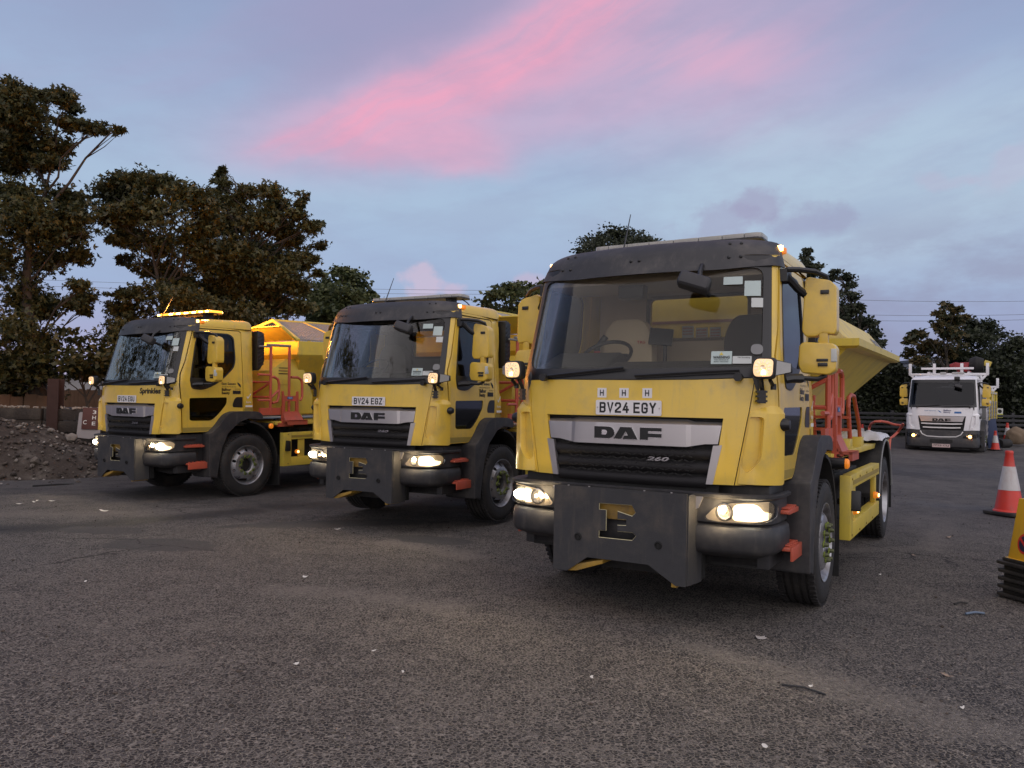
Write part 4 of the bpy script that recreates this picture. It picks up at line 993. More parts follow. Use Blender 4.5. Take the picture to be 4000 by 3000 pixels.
        def f():
            mb = MB(); mb.prism([(2.03, .695), (2.10, .69), (2.10, .865), (2.05, .875)], 'X', sg*1.20, sg*1.345); mb.bx(sg*1.15, sg*1.22, 2.05, 2.09, .74, .80); return mb.mesh('side_camera', bevel=.015)
        part('side_camera', ('scam', sg), f, BLK, root)
        def f():
            mb = MB(); mb.tube([(sg*.8, 1.74, 1.125), (sg*1.26, 1.74, 1.125)], .05, 12); return mb.mesh('marker_arm')
        ma = part('marker_arm', ('marm', sg), f, BLK, root)
        part('marker_lens', ('mlens', sg), lambda: MB().lathe([(.043, 0), (.043, .02), (.03, .032), (0, .036)], 'X', 16, (0, 0, 0)).mesh('marker_lens'), AMB, ma, loc=(sg*1.262, 1.74, 1.125), rot=(0, 0, 0 if sg > 0 else math.pi))
    def f():
        mb = MB()
        for sg in (1, -1): mb.bx(sg*.38, sg*.47, .35, 7.3, .80, 1.06)
        for y in (1.9, 3.0, 4.4, 6.6): mb.bx(-.4, .4, y, y+.12, .84, 1.0)
        mb.bx(-.95, .95, 1.29, 1.43, .42, .56); mb.bx(-.95, .95, 5.49, 5.63, .42, .58); mb.lathe([(0, -.25), (.2, -.2), (.27, 0), (.2, .2), (0, .25)], 'X', 20, (0, 5.56, .52))
        mb.bx(-.35, .35, .7, 1.7, .55, 1.12); mb.tube([(0, 1.8, .75), (0, 5.5, .6)], .06, 10); return mb.mesh('chassis', bevel=.008)
    part('chassis', 'chassis', f, BLM, root)
    def f():
        mb = MB(); mb.bx(.55, 1.10, 2.25, 3.7, .50, 1.0); mb.bx(-1.10, -.55, 2.25, 3.9, .50, 1.0); mb.tube([(.75, 2.3, 1.06), (.75, 3.6, 1.06)], .11, 14); mb.tube([(.95, 2.2, 1.05), (.95, 3.2, 1.05)], .07, 12)
        rr = random.Random(3)
        for k in range(8): y = 2.1+k*.2; mb.tube([(.62, y, 1.0), (.75+.2*rr.random(), y+.1, 1.18+.05*rr.random()), (1.05, y+.15*rr.random(), 1.0)], .022, 6)
        return mb.mesh('tanks_and_hoses', bevel=.02)
    part('fuel_tank', 'tanks', f, BLM, root)
    def f():
        mb = MB(); mb.bx(-1.1, 1.12, 1.95, 6.9, 1.13, 1.19)
        for y in (2.35, 3.2, 4.1): mb.prism([(y, 1.19), (y+.22, 1.19), (y+.19, 1.29), (y+.03, 1.29)], 'X', .95, 1.10)
        return mb.mesh('subframe', bevel=.006)
    part('subframe', 'subf', f, YELB, root)
    # red access platform and ladder
    def f():
        mb = MB(); x = 1.10
        top = 2.46 if kind != 'near' else 1.92
        for y in (1.86, 2.25): mb.tube([(x, y, 1.33), (x, y, top)], .024, 8)
        mb.tube([(x, 1.86, 1.93), (x, 1.93, 1.94), (x, 2.01, 1.90), (x, 2.035, 1.82), (x, 2.035, 1.62), (x, 2.0, 1.52), (x, 1.9, 1.50)], .024, 8)
        mb.tube([(x+.02, 2.28, 1.94), (x+.02, 2.42, 1.94), (x+.02, 2.50, 1.90), (x+.02, 2.52, 1.82), (x+.02, 2.52, 1.60), (x+.02, 2.48, 1.54)], .024, 8)
        mb.tube([(x, 1.86, 1.58), (x, 2.03, 1.72)], .02, 6); mb.tube([(x, 1.6, 1.975), (x, 1.86, 1.97)], .02, 6); mb.tube([(x, 1.6, 1.55), (x, 1.86, 1.55)], .02, 6)
        mb.bx(.2, 1.12, 1.66, 2.05, 1.30, 1.34); mb.bx(1.08, 1.115, 1.64, 2.06, 1.30, 1.42)
        mb.tube([(.3, 1.72, 1.3), (.3, 1.72, top-.05)], .024, 8)
        mb.tube([(.3, 1.72, 1.60), (1.1, 1.86, 1.60)], .02, 6); mb.tube([(.3, 1.72, 1.85), (1.1, 1.86, 1.85)], .02, 6); mb.tube([(.3, 1.70, 1.40), (1.1, 1.86, 1.85)], .02, 6)
        return mb.mesh('access_platform')
    ap = part('access_platform', ('plat', kind == 'near'), f, ORG, root)
    if kind != 'near':
        part('platform_rail', 'prail', lambda: MB().tube([(1.10, 1.78, 2.47), (1.10, 2.27, 2.475)], .022, 8).tube([(1.10, 1.62, 2.44), (1.10, 1.86, 2.44)], .016, 6).mesh('platform_rail'), GREYP, ap)
    def f():
        me = panel(rnd([(2.085, 1.70), (2.115, 1.70), (2.13, 1.62), (2.39, 1.62), (2.405, 1.70), (2.435, 1.70), (2.44, 1.36), (2.50, 1.21), (2.52, 1.165), (2.10, 1.165), (2.10, 1.2), (2.10, 1.36)], .012), [rnd([(2.145, 1.53), (2.38, 1.53), (2.38, 1.355), (2.145, 1.355)], .02)], lambda u, v, d: (1.13+.07*max(0, (1.34-v)/.17)+d, u, v), .03, (), (1.34,), 'folding_ladder')
        mb = MB(); mb.bm.from_mesh(me); bpy.data.meshes.remove(me); mb.bx(1.10, 1.27, 2.10, 2.52, 1.185, 1.21); mb.bx(1.24, 1.27, 2.10, 2.52, 1.13, 1.21); mb.bx(1.10, 1.14, 2.08, 2.12, 1.16, 1.45); mb.bx(.95, 1.16, 2.0, 2.3, 1.10, 1.16)
        return mb.mesh('folding_ladder')
    fl = part('folding_ladder', 'fladder', f, ORG, root)
    part('ladder_label', 'flab', lambda: MB().bx(1.132, 1.136, 2.19, 2.30, 1.565, 1.605).mesh('ladder_label'), INKB, fl)
    text('label_lettering', 'ECON', 2.215, 2.285, 1.574, 1.596, lambda u, v, d: (1.1375, u, v), INKW, fl)
    # hopper
    zt, zl = (2.57, 2.335) if kind != 'near' else (2.27, 2.20)
    xo = 1.17 if kind != 'near' else 1.255
    y0, y1 = (2.38, 6.75) if kind != 'near' else (2.62, 6.85)
    def tilt(mb, a=HP):
        for v in mb.bm.verts: v.co.z += (v.co.y-y0)*math.tan(a)
        return mb
    def f():
        mb = MB(); lo = (.40, 2.95, 6.3, 1.25); md = (xo-.04, y0+.05, y1-.05, zl-.02)
        def ring(x, a, b, z, w=0): return [(-x, a, z), (x, a, z), (x, b, z), (-x, b, z)]
        R_ = [ring(xo-.03, y0+.03, y1-.03, zt-.002), ring(xo, y0, y1, zt), ring(xo, y0, y1, zl), ring(xo-.03, y0+.04, y1-.04, zl-.04), ring(xo-.10, y0+.12, y1-.1, zl-.10), ring(*lo)]
        if kind == 'near': R_ = R_[:3]+[ring(xo-.03, y0+.04, y1-.04, zl-.02), ring(.86, y0+.05, y1-.9, zl-.04), ring(.34, 3.0, 4.7, 1.25)]
        inner = [ring(xo-.03, y0+.03, y1-.03, zt-.004), ring(.36, 3.0, 6.2, 1.4)]
        RV = [[mb.bm.verts.new(p) for p in r] for r in [inner[1], inner[0]]+R_[1:]]
        for a, b in zip(RV, RV[1:]):
            for k in range(4): mb.bm.faces.new((a[k], a[(k+1) % 4], b[(k+1) % 4], b[k]))
        mb.bm.faces.new(RV[0]); mb.bm.faces.new(RV[-1][::-1])
        for y in ((3.4, 4.3, 5.2, 6.1) if kind != 'near' else ()):      # side ribs
            for sg in (1, -1):
                a = [(sg*(xo-.02), y, zl-.05), (sg*.45, y, 1.3), (sg*.55, y, 1.22), (sg*(xo-.02), y, 1.75 if kind == 'near' else 1.95)]
                V = [mb.bm.verts.new((p[0], p[1]-.025, p[2])) for p in a]; V2 = [mb.bm.verts.new((p[0], p[1]+.025, p[2])) for p in a]
                mb.bm.faces.new(V); mb.bm.faces.new(V2[::-1])
                for i in range(4): mb.bm.faces.new((V[i], V2[i], V2[(i+1) % 4], V[(i+1) % 4]))
        return finish(tilt(mb).bm, 'hopper', 25)
    hp = part('hopper', ('hop', kind == 'near'), f, YELB, root)
    if kind != 'near':
        def f():
            mb = MB(); mb.prism([(1.98, 1.30), (1.98, 2.06), (2.30, 2.26), (2.62, 2.26), (2.9, 1.6), (2.9, 1.30)], 'X', -1.0, .96)
            for k in range(3): mb.box((.962, 2.28, 1.62+k*.2), (.01, .3, .012))
            return tilt(mb).mesh('engine_cabinet', bevel=.012)
        ec = part('engine_cabinet', 'ecab', f, YELB, root)
        for k in range(3): part('cabinet_slot', 'cslot', lambda: MB().box((0, 0, 0), (.004, .22, .014)).mesh('cabinet_slot'), BLM, ec, loc=(.962, 2.25, 2.10-k*.05))
        def f():
            mb = MB(); a = [(-1.12, 2.02, 2.795), (1.12, 2.02, 2.795), (1.15, 2.37, 2.58), (-1.15, 2.37, 2.58)]; o_ = [(x, y+.012, z+.012) for x, y, z in a]
            V = [mb.bm.verts.new(p) for p in a+o_]
            for q in ((0, 1, 2, 3), (7, 6, 5, 4), (0, 4, 5, 1), (1, 5, 6, 2), (2, 6, 7, 3), (3, 7, 4, 0)): mb.bm.faces.new([V[i] for i in q])
            for sg in (1, -1): mb.prism([(2.02, 2.795), (2.10, 2.80), (2.42, 2.58), (2.37, 2.56)], 'X', sg*1.10, sg*1.13)
            mb.bx(-1.12, 1.12, 2.01, 2.03, 2.79, 2.81); return mb.mesh('splash_board', bevel=.004)
        part('splash_board', 'splash', f, YELB, root)
        ridge = [(0, 2.80, 3.00), (0, 6.55, 3.08)]
        def f():
            mb = MB()
            for sg in (1, -1):
                mb.tube([(sg*1.13, 2.42, 2.585), (0, 2.80, 3.01)], .035, 4); mb.tube([(sg*1.13, 6.6, 2.67), (0, 6.55, 3.09)], .03, 4)
                for y in (3.5, 4.4, 5.3): mb.tube([(sg*1.13, y, 2.60+(y-2.4)*.022), (0, y, 3.01+(y-2.8)*.022)], .022, 4)
            mb.tube([(0, 2.78, 3.01), (0, 6.57, 3.095)], .025, 6); return mb.mesh('cover_frame')
        part('cover_frame', 'covf', f, YELB, root)
        def f():
            V, F = [], []
            def barq(a, b, r):
                a, b = Vector(a), Vector(b); n = len(V); u = Vector((0, 0, r)); w = (b-a).cross(u).normalized()*r
                for p in (a, b): V.extend([tuple(p+u), tuple(p+w), tuple(p-u), tuple(p-w)])
                for k in range(4): F.append((n+k, n+(k+1) % 4, n+4+(k+1) % 4, n+4+k))
            for sg in (1, -1):
                for k in range(60):
                    q = k/59; y = 2.5+q*4.05; barq((sg*1.13, y, 2.595+(y-2.5)*.022), (0, max(y, 2.8), 3.0+(y-2.5)*.022), .006)
                for k in range(22):
                    q = k/21; barq((sg*1.13*(1-q), 2.45+.35*q, 2.595+.41*q), (sg*1.13*(1-q), 6.55, 2.595+.085+.41*q), .006)
            me = bpy.data.meshes.new('mesh_cover'); me.from_pydata(V, [], F); return me
        mc = part('mesh_cover', 'covm', f, MESHM, root); mc['kind'] = 'stuff'
        part('salt_load', 'salt', lambda: tilt(MB().prism([(-1.0, 2.3), (0, 2.62), (1.0, 2.3), (.5, 1.7), (-.5, 1.7)], 'Y', 2.6, 6.4)).mesh('salt_load'), mat('salt_grey', (.20, .17, .15), .95, vary=.4, vscale=20, bump=1.0, bscale=30), root)
    else:
        def f():
            mb = MB(); pr = [(-1.10, 2.30), (-.86, 2.60), (-.75, 2.635), (.75, 2.635), (.86, 2.60), (1.10, 2.30), (1.09, 2.255), (-1.09, 2.255)]
            mb.prism(pr, 'Y', 2.75, 6.80); return tilt(mb).mesh('hopper_cover', bevel=.012)
        hc = part('hopper_cover', 'hcov', f, mat('cream_yellow_cover', (.66, .50, .13), .5, vary=.12, dirt=((.34, .29, .2), .6)), root)
        def cmap(u, v, d):  # along, up the slope
            p = Vector((1.10, 0, 2.30)).lerp(Vector((.86, 0, 2.60)), v); return (p.x+.004, u, p.z+.004+(u-y0)*math.tan(HP))
        text('cover_lettering', 'econ', 6.0, 6.7, .25, .62, cmap, GREYP, hc, bold=.04)
        part('cover_motor', 'hmot', lambda: MB().lathe([(0, 0), (.09, .0), (.09, .10), (.06, .15), (0, .16)], 'Z', 14, (.45, 5.4, 2.68)).mesh('cover_motor'), GREYP, hc)
        def f():
            mb = MB(); mb.prism([(1.98, 1.30), (1.98, 2.76), (2.02, 2.77), (2.06, 2.70), (2.5, 2.35), (2.9, 1.6), (2.9, 1.30)], 'X', -.98, .80); return mb.mesh('front_screen', bevel=.012)
        fs = part('front_screen', 'fscr', f, YELB, root)
        part('screen_stripe', 'fstr', lambda: MB().bx(-.98, .96, 1.972, 1.979, 2.40, 2.425).mesh('screen_stripe'), mat('brown_rail', (.20, .06, .03), .6), fs)
        part('rear_lamp', 'rlmp', lambda: MB().box((1.10, 6.83, 2.33), (.10, .04, .05)).mesh('rear_lamp', bevel=.01), REDL, root)
        # second ladder towards the rear
        def f():
            mb = MB(); x = 1.06
            mb.tube([(x, 3.55, 1.2), (x, 3.36, 1.62), (x, 3.40, 1.72), (x, 3.55, 1.75), (x, 3.78, 1.74), (x, 3.86, 1.68), (x, 4.22, 1.42), (x, 4.30, 1.24)], .022, 8)
            mb.tube([(x-.35, 3.55, 1.2), (x-.35, 3.36, 1.62), (x-.35, 3.42, 1.73)], .022, 8)
            for k in range(3): mb.box((x-.17, 3.55-.06*k, 1.25+.13*k), (.36, .12, .03))
            return mb.mesh('rear_ladder')
        part('rear_ladder', 'rladder', f, ORG, root)
    # lamps that are switched on throw their light forward
    for sg in (1, -1):
        l = bpy.data.lights.new('headlight_beam', 'SPOT'); l.energy = 26; l.color = (1, .80, .52); l.spot_size = R(150); l.spot_blend = .9; l.shadow_soft_size = .06
        o = bpy.data.objects.new('headlight_beam', l); link(o, root); o.location = (sg*.93, -.06, .86); o.rotation_euler = Vector((0, -1, -.10)).to_track_quat('-Z', 'Y').to_euler()
    for sg in (1, -1):
        l = bpy.data.lights.new('headlight_spill', 'POINT'); l.energy = 3.2; l.color = (1, .76, .45); l.shadow_soft_size = .04
        o = bpy.data.objects.new('headlight_spill', l); link(o, root); o.location = (sg*.72, -.10, .87)
    if kind == 'left':
        for x in (-.45, .05, .5):
            l = bpy.data.lights.new('amber_flash', 'POINT'); l.energy = 230; l.color = (1, .36, .05); l.shadow_soft_size = .1
            o = bpy.data.objects.new('amber_flash', l); link(o, root); o.location = (x, 1.07, 3.10)
    return root
T3 = build_gritter((.87, 5.88, R(-30.8), 0, R(.2)), 'near', 'yellow gritter lorry with three H cards above its number plate, nearest of all', 'BV24 EGY')
T2 = build_gritter((-1.78, 9.90, R(-28.6), .041, R(.6)), 'mid', 'yellow gritter lorry with unlit clear roof light bar and bent twiggy aerial', 'BV24 EGZ')
T1 = build_gritter((-5.97, 12.35, R(-34.1), .031, R(1.4)), 'left', 'yellow gritter lorry whose roof light bar glows amber, beside the rubble heap', 'BV24 EGU')
# ------------------------------------------------------------------ white lorry at the back of the yard
def build_white():
    global ZOFF
    root = empty('dropside_truck', (14.14, 26.0, ground_z(14.14, 26.0)), (R(1.0), 0, R(-35.0)), label='white dropside lorry with ladder rack and yellow mirrors parked by the hedge', cat='lorry')
    ZOFF = -.33
    build_cab(root, WHT, 'white')
    def f(): return panel(fx([(-.72, 1.53), (-.66, .93), (.66, .93), (.72, 1.53)]), [], Md(-.05), .01, UC, (), 'grille')
    gr = part('grille', 'grille', f, BLM, root)
    bar = [(-.66, 1.49), (.66, 1.49), (.60, 1.32), (-.60, 1.32)]
    gb = part('grille_bar', 'wgbar', lambda: panel(fx(bar), [], Md(.004), .03, UC, (), 'grille_bar'), SIL, root)
    for k, (o_, h_) in enumerate(letters_DAF()):
        part('badge_letter', ('daf', k), lambda: None, INK, gb)
    for k, z in enumerate((1.235, 1.11, .97)):
        part('chrome_slat', ('wsl', k), lambda: panel(fx([(-.60+.05*k, z), (-.3, z-.012), (.3, z-.012), (.60-.05*k, z), (.60-.05*k, z+.035), (.3, z+.028), (-.3, z+.028), (-.60+.05*k, z+.035)]), [], Md(.01), .03, UC, (), 'chrome_slat'), BSL, gr)
    part('chrome_surround', 'wsur', lambda: MB().tube([MBp(BX(a), b, .0) for a, b in ((-.62, 1.0), (-.56, .90), (-.42, .83), (0, .815), (.42, .83), (.56, .90), (.62, 1.0))], .022, 6).mesh('chrome_surround'), BSL, root)
    def f():
        zs = [(1.03, -.05), (1.035, .0), (.94, .012), (.78, .012), (.757, .02), (.60, .03), (.50, .02), (.45, -.05)]
        smax = float(_bs[-1]); S = [-smax+2*smax*k/60 for k in range(61)]
        bm = bmesh.new(); G = [[bm.verts.new(MBp(s, z, d)) for s in S] for z, d in zs]
        for a, b in zip(G, G[1:]):
            for k in range(60): bm.faces.new((a[k], b[k], b[k+1], a[k+1]))
        return finish(bm, 'bumper', 45)
    part('bumper', 'wbump', f, PLA, root)
    part('bumper_slot', 'wslot', lambda: MB().bx(-.33, .33, -.068, -.06, .62, .74).mesh('bumper_slot'), BLM, root)
    headlamps(root, on=False)
    for sg in (1, -1): part('side_light', ('wsidel', sg), lambda: MB().lathe([(.05, 0), (.045, -.03), (0, -.04)], 'Y', 12).mesh('side_light'), AMBS, root, loc=(sg*.82, -.055, .845))
    npl = part('number_plate', 'wplate', lambda: MB().bx(-.26, .26, -.075, -.065, .475, .585).mesh('number_plate'), mat('plate_aged_pink', (.55, .42, .40), .5), root)
    text('plate_characters', 'FP23 CLJ', -.22, .22, .50, .565, lambda u, v, d: (u, -.078, v), INK, npl, bold=.02)
    wm = lambda u, v, d: M(SX(u), v, .004)
    text('council_lettering', 'East Sussex', -.50, -.16, 1.655, 1.69, wm, mat('faded_blue_print', (.15, .25, .4), .6), root)
    put('bird_emblem', panel([(-.12, 1.70), (-.04, 1.66), (0, 1.61), (-.05, 1.62)][::-1], [], wm, 0, (), (), 'bird_emblem'), INKB, root).location.z += ZOFF
    text('contractor_lettering', 'Balfour', .06, .28, 1.655, 1.71, wm, mat('dark_blue_print', (.02, .03, .12), .6), root, bold=.03); text('contractor_lettering', 'Beatty', .06, .26, 1.59, 1.64, wm, MATS['dark_blue_print'], root, bold=.03)
    put('council_emblem', panel([(.37, 1.59), (.57, 1.59), (.57, 1.65), (.37, 1.65)], [], wm, 0, (), (), 'council_emblem'), INKB, root).location.z += ZOFF
    part('roof_camera', 'wcam', lambda: MB().box((.42, .30, 2.74), (.16, .14, .12)).mesh('roof_camera', bevel=.02), BLK, root)
    for k, x in enumerate((-.05, .30, .48)): part('roof_lamp', ('wrl', k), lambda: MB().box((x, .9, 2.93), (.18, .12, .08)).mesh('roof_lamp', bevel=.02), BARL, root)
    ZOFF = 0
    for sg in (1, -1):
        wheel(root, (sg*1.0, 1.36, .40), sg, True, r=.40, key='p'); wheel(root, (sg*1.0, 5.0, .40), sg, False, r=.40, key='p')
    part('chassis', 'wch', lambda: MB().bx(-.45, .45, .3, 7.0, .45, .72).bx(-.9, .9, 1.3, 1.42, .33, .47).bx(-.9, .9, 4.95, 5.05, .33, .47).bx(.5, 1.0, 2.2, 3.6, .42, .78).mesh('chassis'), BLM, root)
    # load bed with slatted dropsides
    bed = part('load_bed', 'wbed', lambda: MB().bx(-1.12, 1.12, 1.95, 7.0, .98, 1.08).bx(-1.12, 1.12, 1.93, 1.99, 1.08, 2.10).mesh('load_bed', bevel=.01), GREYP, root)
    for sg in (1, -1):
        for k in range(4): part('side_board', ('wsb', sg, k), lambda: MB().bx(sg*1.10, sg*1.13, 2.0, 7.0, 1.10+k*.15, 1.235+k*.15).mesh('side_board', bevel=.004), SIL, bed)
        for k in range(5):
            y = 2.02+k*1.22; part('stake_post', ('wst', sg, k), lambda: MB().bx(sg*1.09, sg*1.15, y, y+.07, 1.0, 2.05).mesh('stake_post', bevel=.006), YELB if k else WHT, bed)
        part('top_rail', ('wtr', sg), lambda: MB().bx(sg*1.10, sg*1.14, 2.0, 7.0, 1.95, 2.02).mesh('top_rail'), WHT, bed)
        part('rear_guard', ('wrg', sg), lambda: MB().prism([(5.0-.5*math.cos(R(a)), .42+.5*math.sin(R(a))) for a in range(10, 175, 12)]+[(5.0-.47*math.cos(R(a)), .42+.47*math.sin(R(a))) for a in range(166, 6, -12)], 'X', sg*.82, sg*1.16).mesh('rear_guard'), BLM, root)
        part('under_run_rail', ('wur', sg), lambda: MB().bx(sg*1.05, sg*1.10, 2.0, 4.3, .50, .60).bx(sg*1.05, sg*1.10, 2.0, 4.3, .72, .82).bx(sg*1.05, sg*1.10, 2.0, 2.06, .5, 1.0).mesh('under_run_rail'), SIL, root)
    # ladder rack: two hoops of white square tube with upright stops
    for k, (y, z0, up) in enumerate(((1.75, 2.55, .42), (6.6, 2.20, .38))):
        def f():
            mb = MB(); mb.bx(-1.22, 1.22, y-.04, y+.04, z0, z0+.08)
            for x in (-1.18, -.42, .42, 1.18): mb.bx(x-.045, x+.045, y-.045, y+.045, z0+.03, z0+up)
            for sg in (1, -1): mb.tube([(sg*1.18, y, z0+.06), (sg*.92, y, z0-.25)], .05, 4); mb.bx(sg*1.0-.03, sg*1.0+.03, y-.03, y+.03, 1.9 if k == 0 else 1.0, z0)
            return mb.mesh('ladder_rack', bevel=.006)
        part('ladder_rack', ('wrk', k), f, WHT, root)
    for x in (-.6, .62): part('rack_rail', ('wrr', x), lambda: MB().bx(x-.035, x+.035, 1.75, 6.6, 2.62 if x < 0 else 2.60, 2.68).mesh('rack_rail'), WHT, root)
    part('rack_bar', 'wrb', lambda: MB().bx(-.82, .78, 1.66, 1.72, 2.76, 2.83).mesh('rack_bar'), WHT, root)
    cr_ = part('loader_crane', 'wcrane', lambda: MB().box((.34, 2.4, 2.86), (.44, .40, .26), (0, R(14), 0)).box((.10, 2.4, 2.92), (.22, .3, .16), (0, R(-22), 0)).box((.45, 2.5, 2.97), (.3, .2, .12)).box((.32, 2.4, 2.3), (.22, .30, .95)).tube([(.3, 2.3, 2.80), (.38, 3.4, 2.84), (.4, 4.6, 2.72)], .09, 8).mesh('loader_crane', bevel=.04), mat('crane_red', (.26, .014, .02), .45, vary=.1), root)
    part('crane_grab', 'wgrab', lambda: MB().lathe([(0, -.25), (.22, -.2), (.30, 0), (.22, .22), (0, .27)], 'X', 14, (.78, 2.6, 2.95)).mesh('crane_grab'), BLM, root)
    part('crane_hook', 'whook', lambda: MB().box((1.12, 2.6, 2.98), (.22, .2, .20), (0, R(20), 0)).box((.98, 2.6, 2.9), (.2, .15, .08), (0, R(-30), 0)).mesh('crane_hook', bevel=.03), YELB, root)
    part('access_ladder', 'wlad', lambda: MB().bx(1.10, 1.14, 1.95, 2.0, .4, 1.3).bx(1.10, 1.14, 2.4, 2.45, .4, 1.3).bx(1.10, 1.13, 2.0, 2.4, .5, .54).bx(1.10, 1.13, 2.0, 2.4, .8, .84).mesh('access_ladder'), SIL, root)
    return root
WT = build_white()
# ------------------------------------------------------------------ trees
def leaf_material(name, a, b, tr=.25):
    m = bpy.data.materials.new(name); m.use_nodes = True; t = NT(m.node_tree); t.n.clear()
    tc = t.node('ShaderNodeTexCoord'); g = t.node('ShaderNodeNewGeometry')
    n = t.noise(tc.outputs['Object'], 1.1, 3, .6); c = t.mix(t.ss(t.m('ADD', t.mul(n, .7), t.mul(g.outputs['Random Per Island'], .45)), .35, .85), (*a, 1), (*b, 1))
    d = t.node('ShaderNodeBsdfDiffuse'); t.l.new(c, d.inputs[0]); tl = t.node('ShaderNodeBsdfTranslucent'); t.l.new(c, tl.inputs[0]); gl = t.node('ShaderNodeBsdfGlossy'); gl.inputs['Roughness'].default_value = .5; gl.inputs[0].default_value = (.5, .5, .5, 1)
    m1 = t.node('ShaderNodeMixShader'); m1.inputs[0].default_value = tr; t.l.new(d.outputs[0], m1.inputs[1]); t.l.new(tl.outputs[0], m1.inputs[2])
    m2 = t.node('ShaderNodeMixShader'); m2.inputs[0].default_value = .05; t.l.new(m1.outputs[0], m2.inputs[1]); t.l.new(gl.outputs[0], m2.inputs[2])
    o = t.node('ShaderNodeOutputMaterial'); t.l.new(m2.outputs[0], o.inputs[0]); return m
LEAF_M = leaf_material('maple_leaves', (.030, .036, .015), (.108, .098, .032))
LEAF_G = leaf_material('green_leaves', (.035, .050, .020), (.12, .13, .045))
LEAF_D = leaf_material('dark_leaves', (.018, .024, .015), (.050, .060, .030))
LEAF_B = leaf_material('birch_leaves', (.022, .032, .020), (.070, .080, .045))
LEAF_A = leaf_material('turning_leaves', (.030, .040, .018), (.12, .085, .030))
BARK = mat('bark', (.060, .048, .038), .9, vary=.3, vscale=9, bump=.6, bscale=25)
def leaves_mesh(name, centers, size, lobes=1, rng=RNG, droop=.35):
    "small folded leaf blades at the given points"
    n = len(centers); C_ = np.asarray(centers, dtype=np.float64)
    th = rng.uniform(0, 2*np.pi, n); dz = rng.normal(-droop, .5, n)
    d = np.stack([np.cos(th), np.sin(th), dz], 1); d /= np.linalg.norm(d, axis=1)[:, None]
    r = rng.normal(0, 1, (n, 3)); s = np.cross(d, r); s /= np.linalg.norm(s, axis=1)[:, None]; up = np.cross(s, d)
    L = (size*rng.uniform(.6, 1.3, n))[:, None]
    V, F = [], []; base = 0
    for k in range(lobes):
        a = 0 if lobes == 1 else (k-1)*.95
        dd = d*math.cos(a)+s*math.sin(a); ss = -d*math.sin(a)+s*math.cos(a); q = 1.0 if (lobes == 1 or k == 1) else .78
        w = .33 if lobes == 1 else .22
        p0 = C_; p1 = C_+dd*L*.45*q+ss*L*w*q+up*L*.10; p2 = C_+dd*L*q-up*L*.06; p3 = C_+dd*L*.45*q-ss*L*w*q+up*L*.10
        V.append(np.stack([p0, p1, p2, p3], 1).reshape(-1, 3)); F.append(np.arange(n*4).reshape(n, 4)+base); base += n*4
    V = np.concatenate(V); F = np.concatenate(F)
    me = bpy.data.meshes.new(name); me.vertices.add(len(V)); me.vertices.foreach_set('co', V.ravel()); me.loops.add(F.size); me.loops.foreach_set('vertex_index', F.ravel().astype(np.int32))
    me.polygons.add(len(F)); me.polygons.foreach_set('loop_start', np.arange(0, F.size, 4, dtype=np.int32)); me.polygons.foreach_set('loop_total', np.full(len(F), 4, dtype=np.int32)); me.update(); return me
def clump_points(c, r, n, rng, spray=.22, per=14):
    "leaf positions in sprays spread through an ellipsoid; ragged rim with outlying sprays and gaps"
    m = max(3, int(n/per)); q = rng.normal(0, 1, (m, 3)); q /= np.linalg.norm(q, axis=1)[:, None]
    rad = rng.uniform(.1, 1.0, m)**.5*.88; out = rng.uniform(0, 1, m) < .14; rad = np.where(out, rng.uniform(.95, 1.32, m), rad)
    sc = np.array(c)+q*rad[:, None]*np.array(r)
    k = np.array([pnoise(Vector(p*1.1+31)) for p in sc]); sc = sc[(k > -.06) | out] if (k > -.06).sum() > 2 else sc; m = len(sc)
    g = min(spray, .42*float(min(r)))*rng.uniform(.5, 1.3, m); off = rng.normal(0, 1, (m, per, 3))*np.array([1, 1, .55])*g[:, None, None]
    keep = rng.uniform(0, 1, (m, per)) < rng.uniform(.45, 1, m)[:, None]
    return (sc[:, None, :]+off)[keep], sc
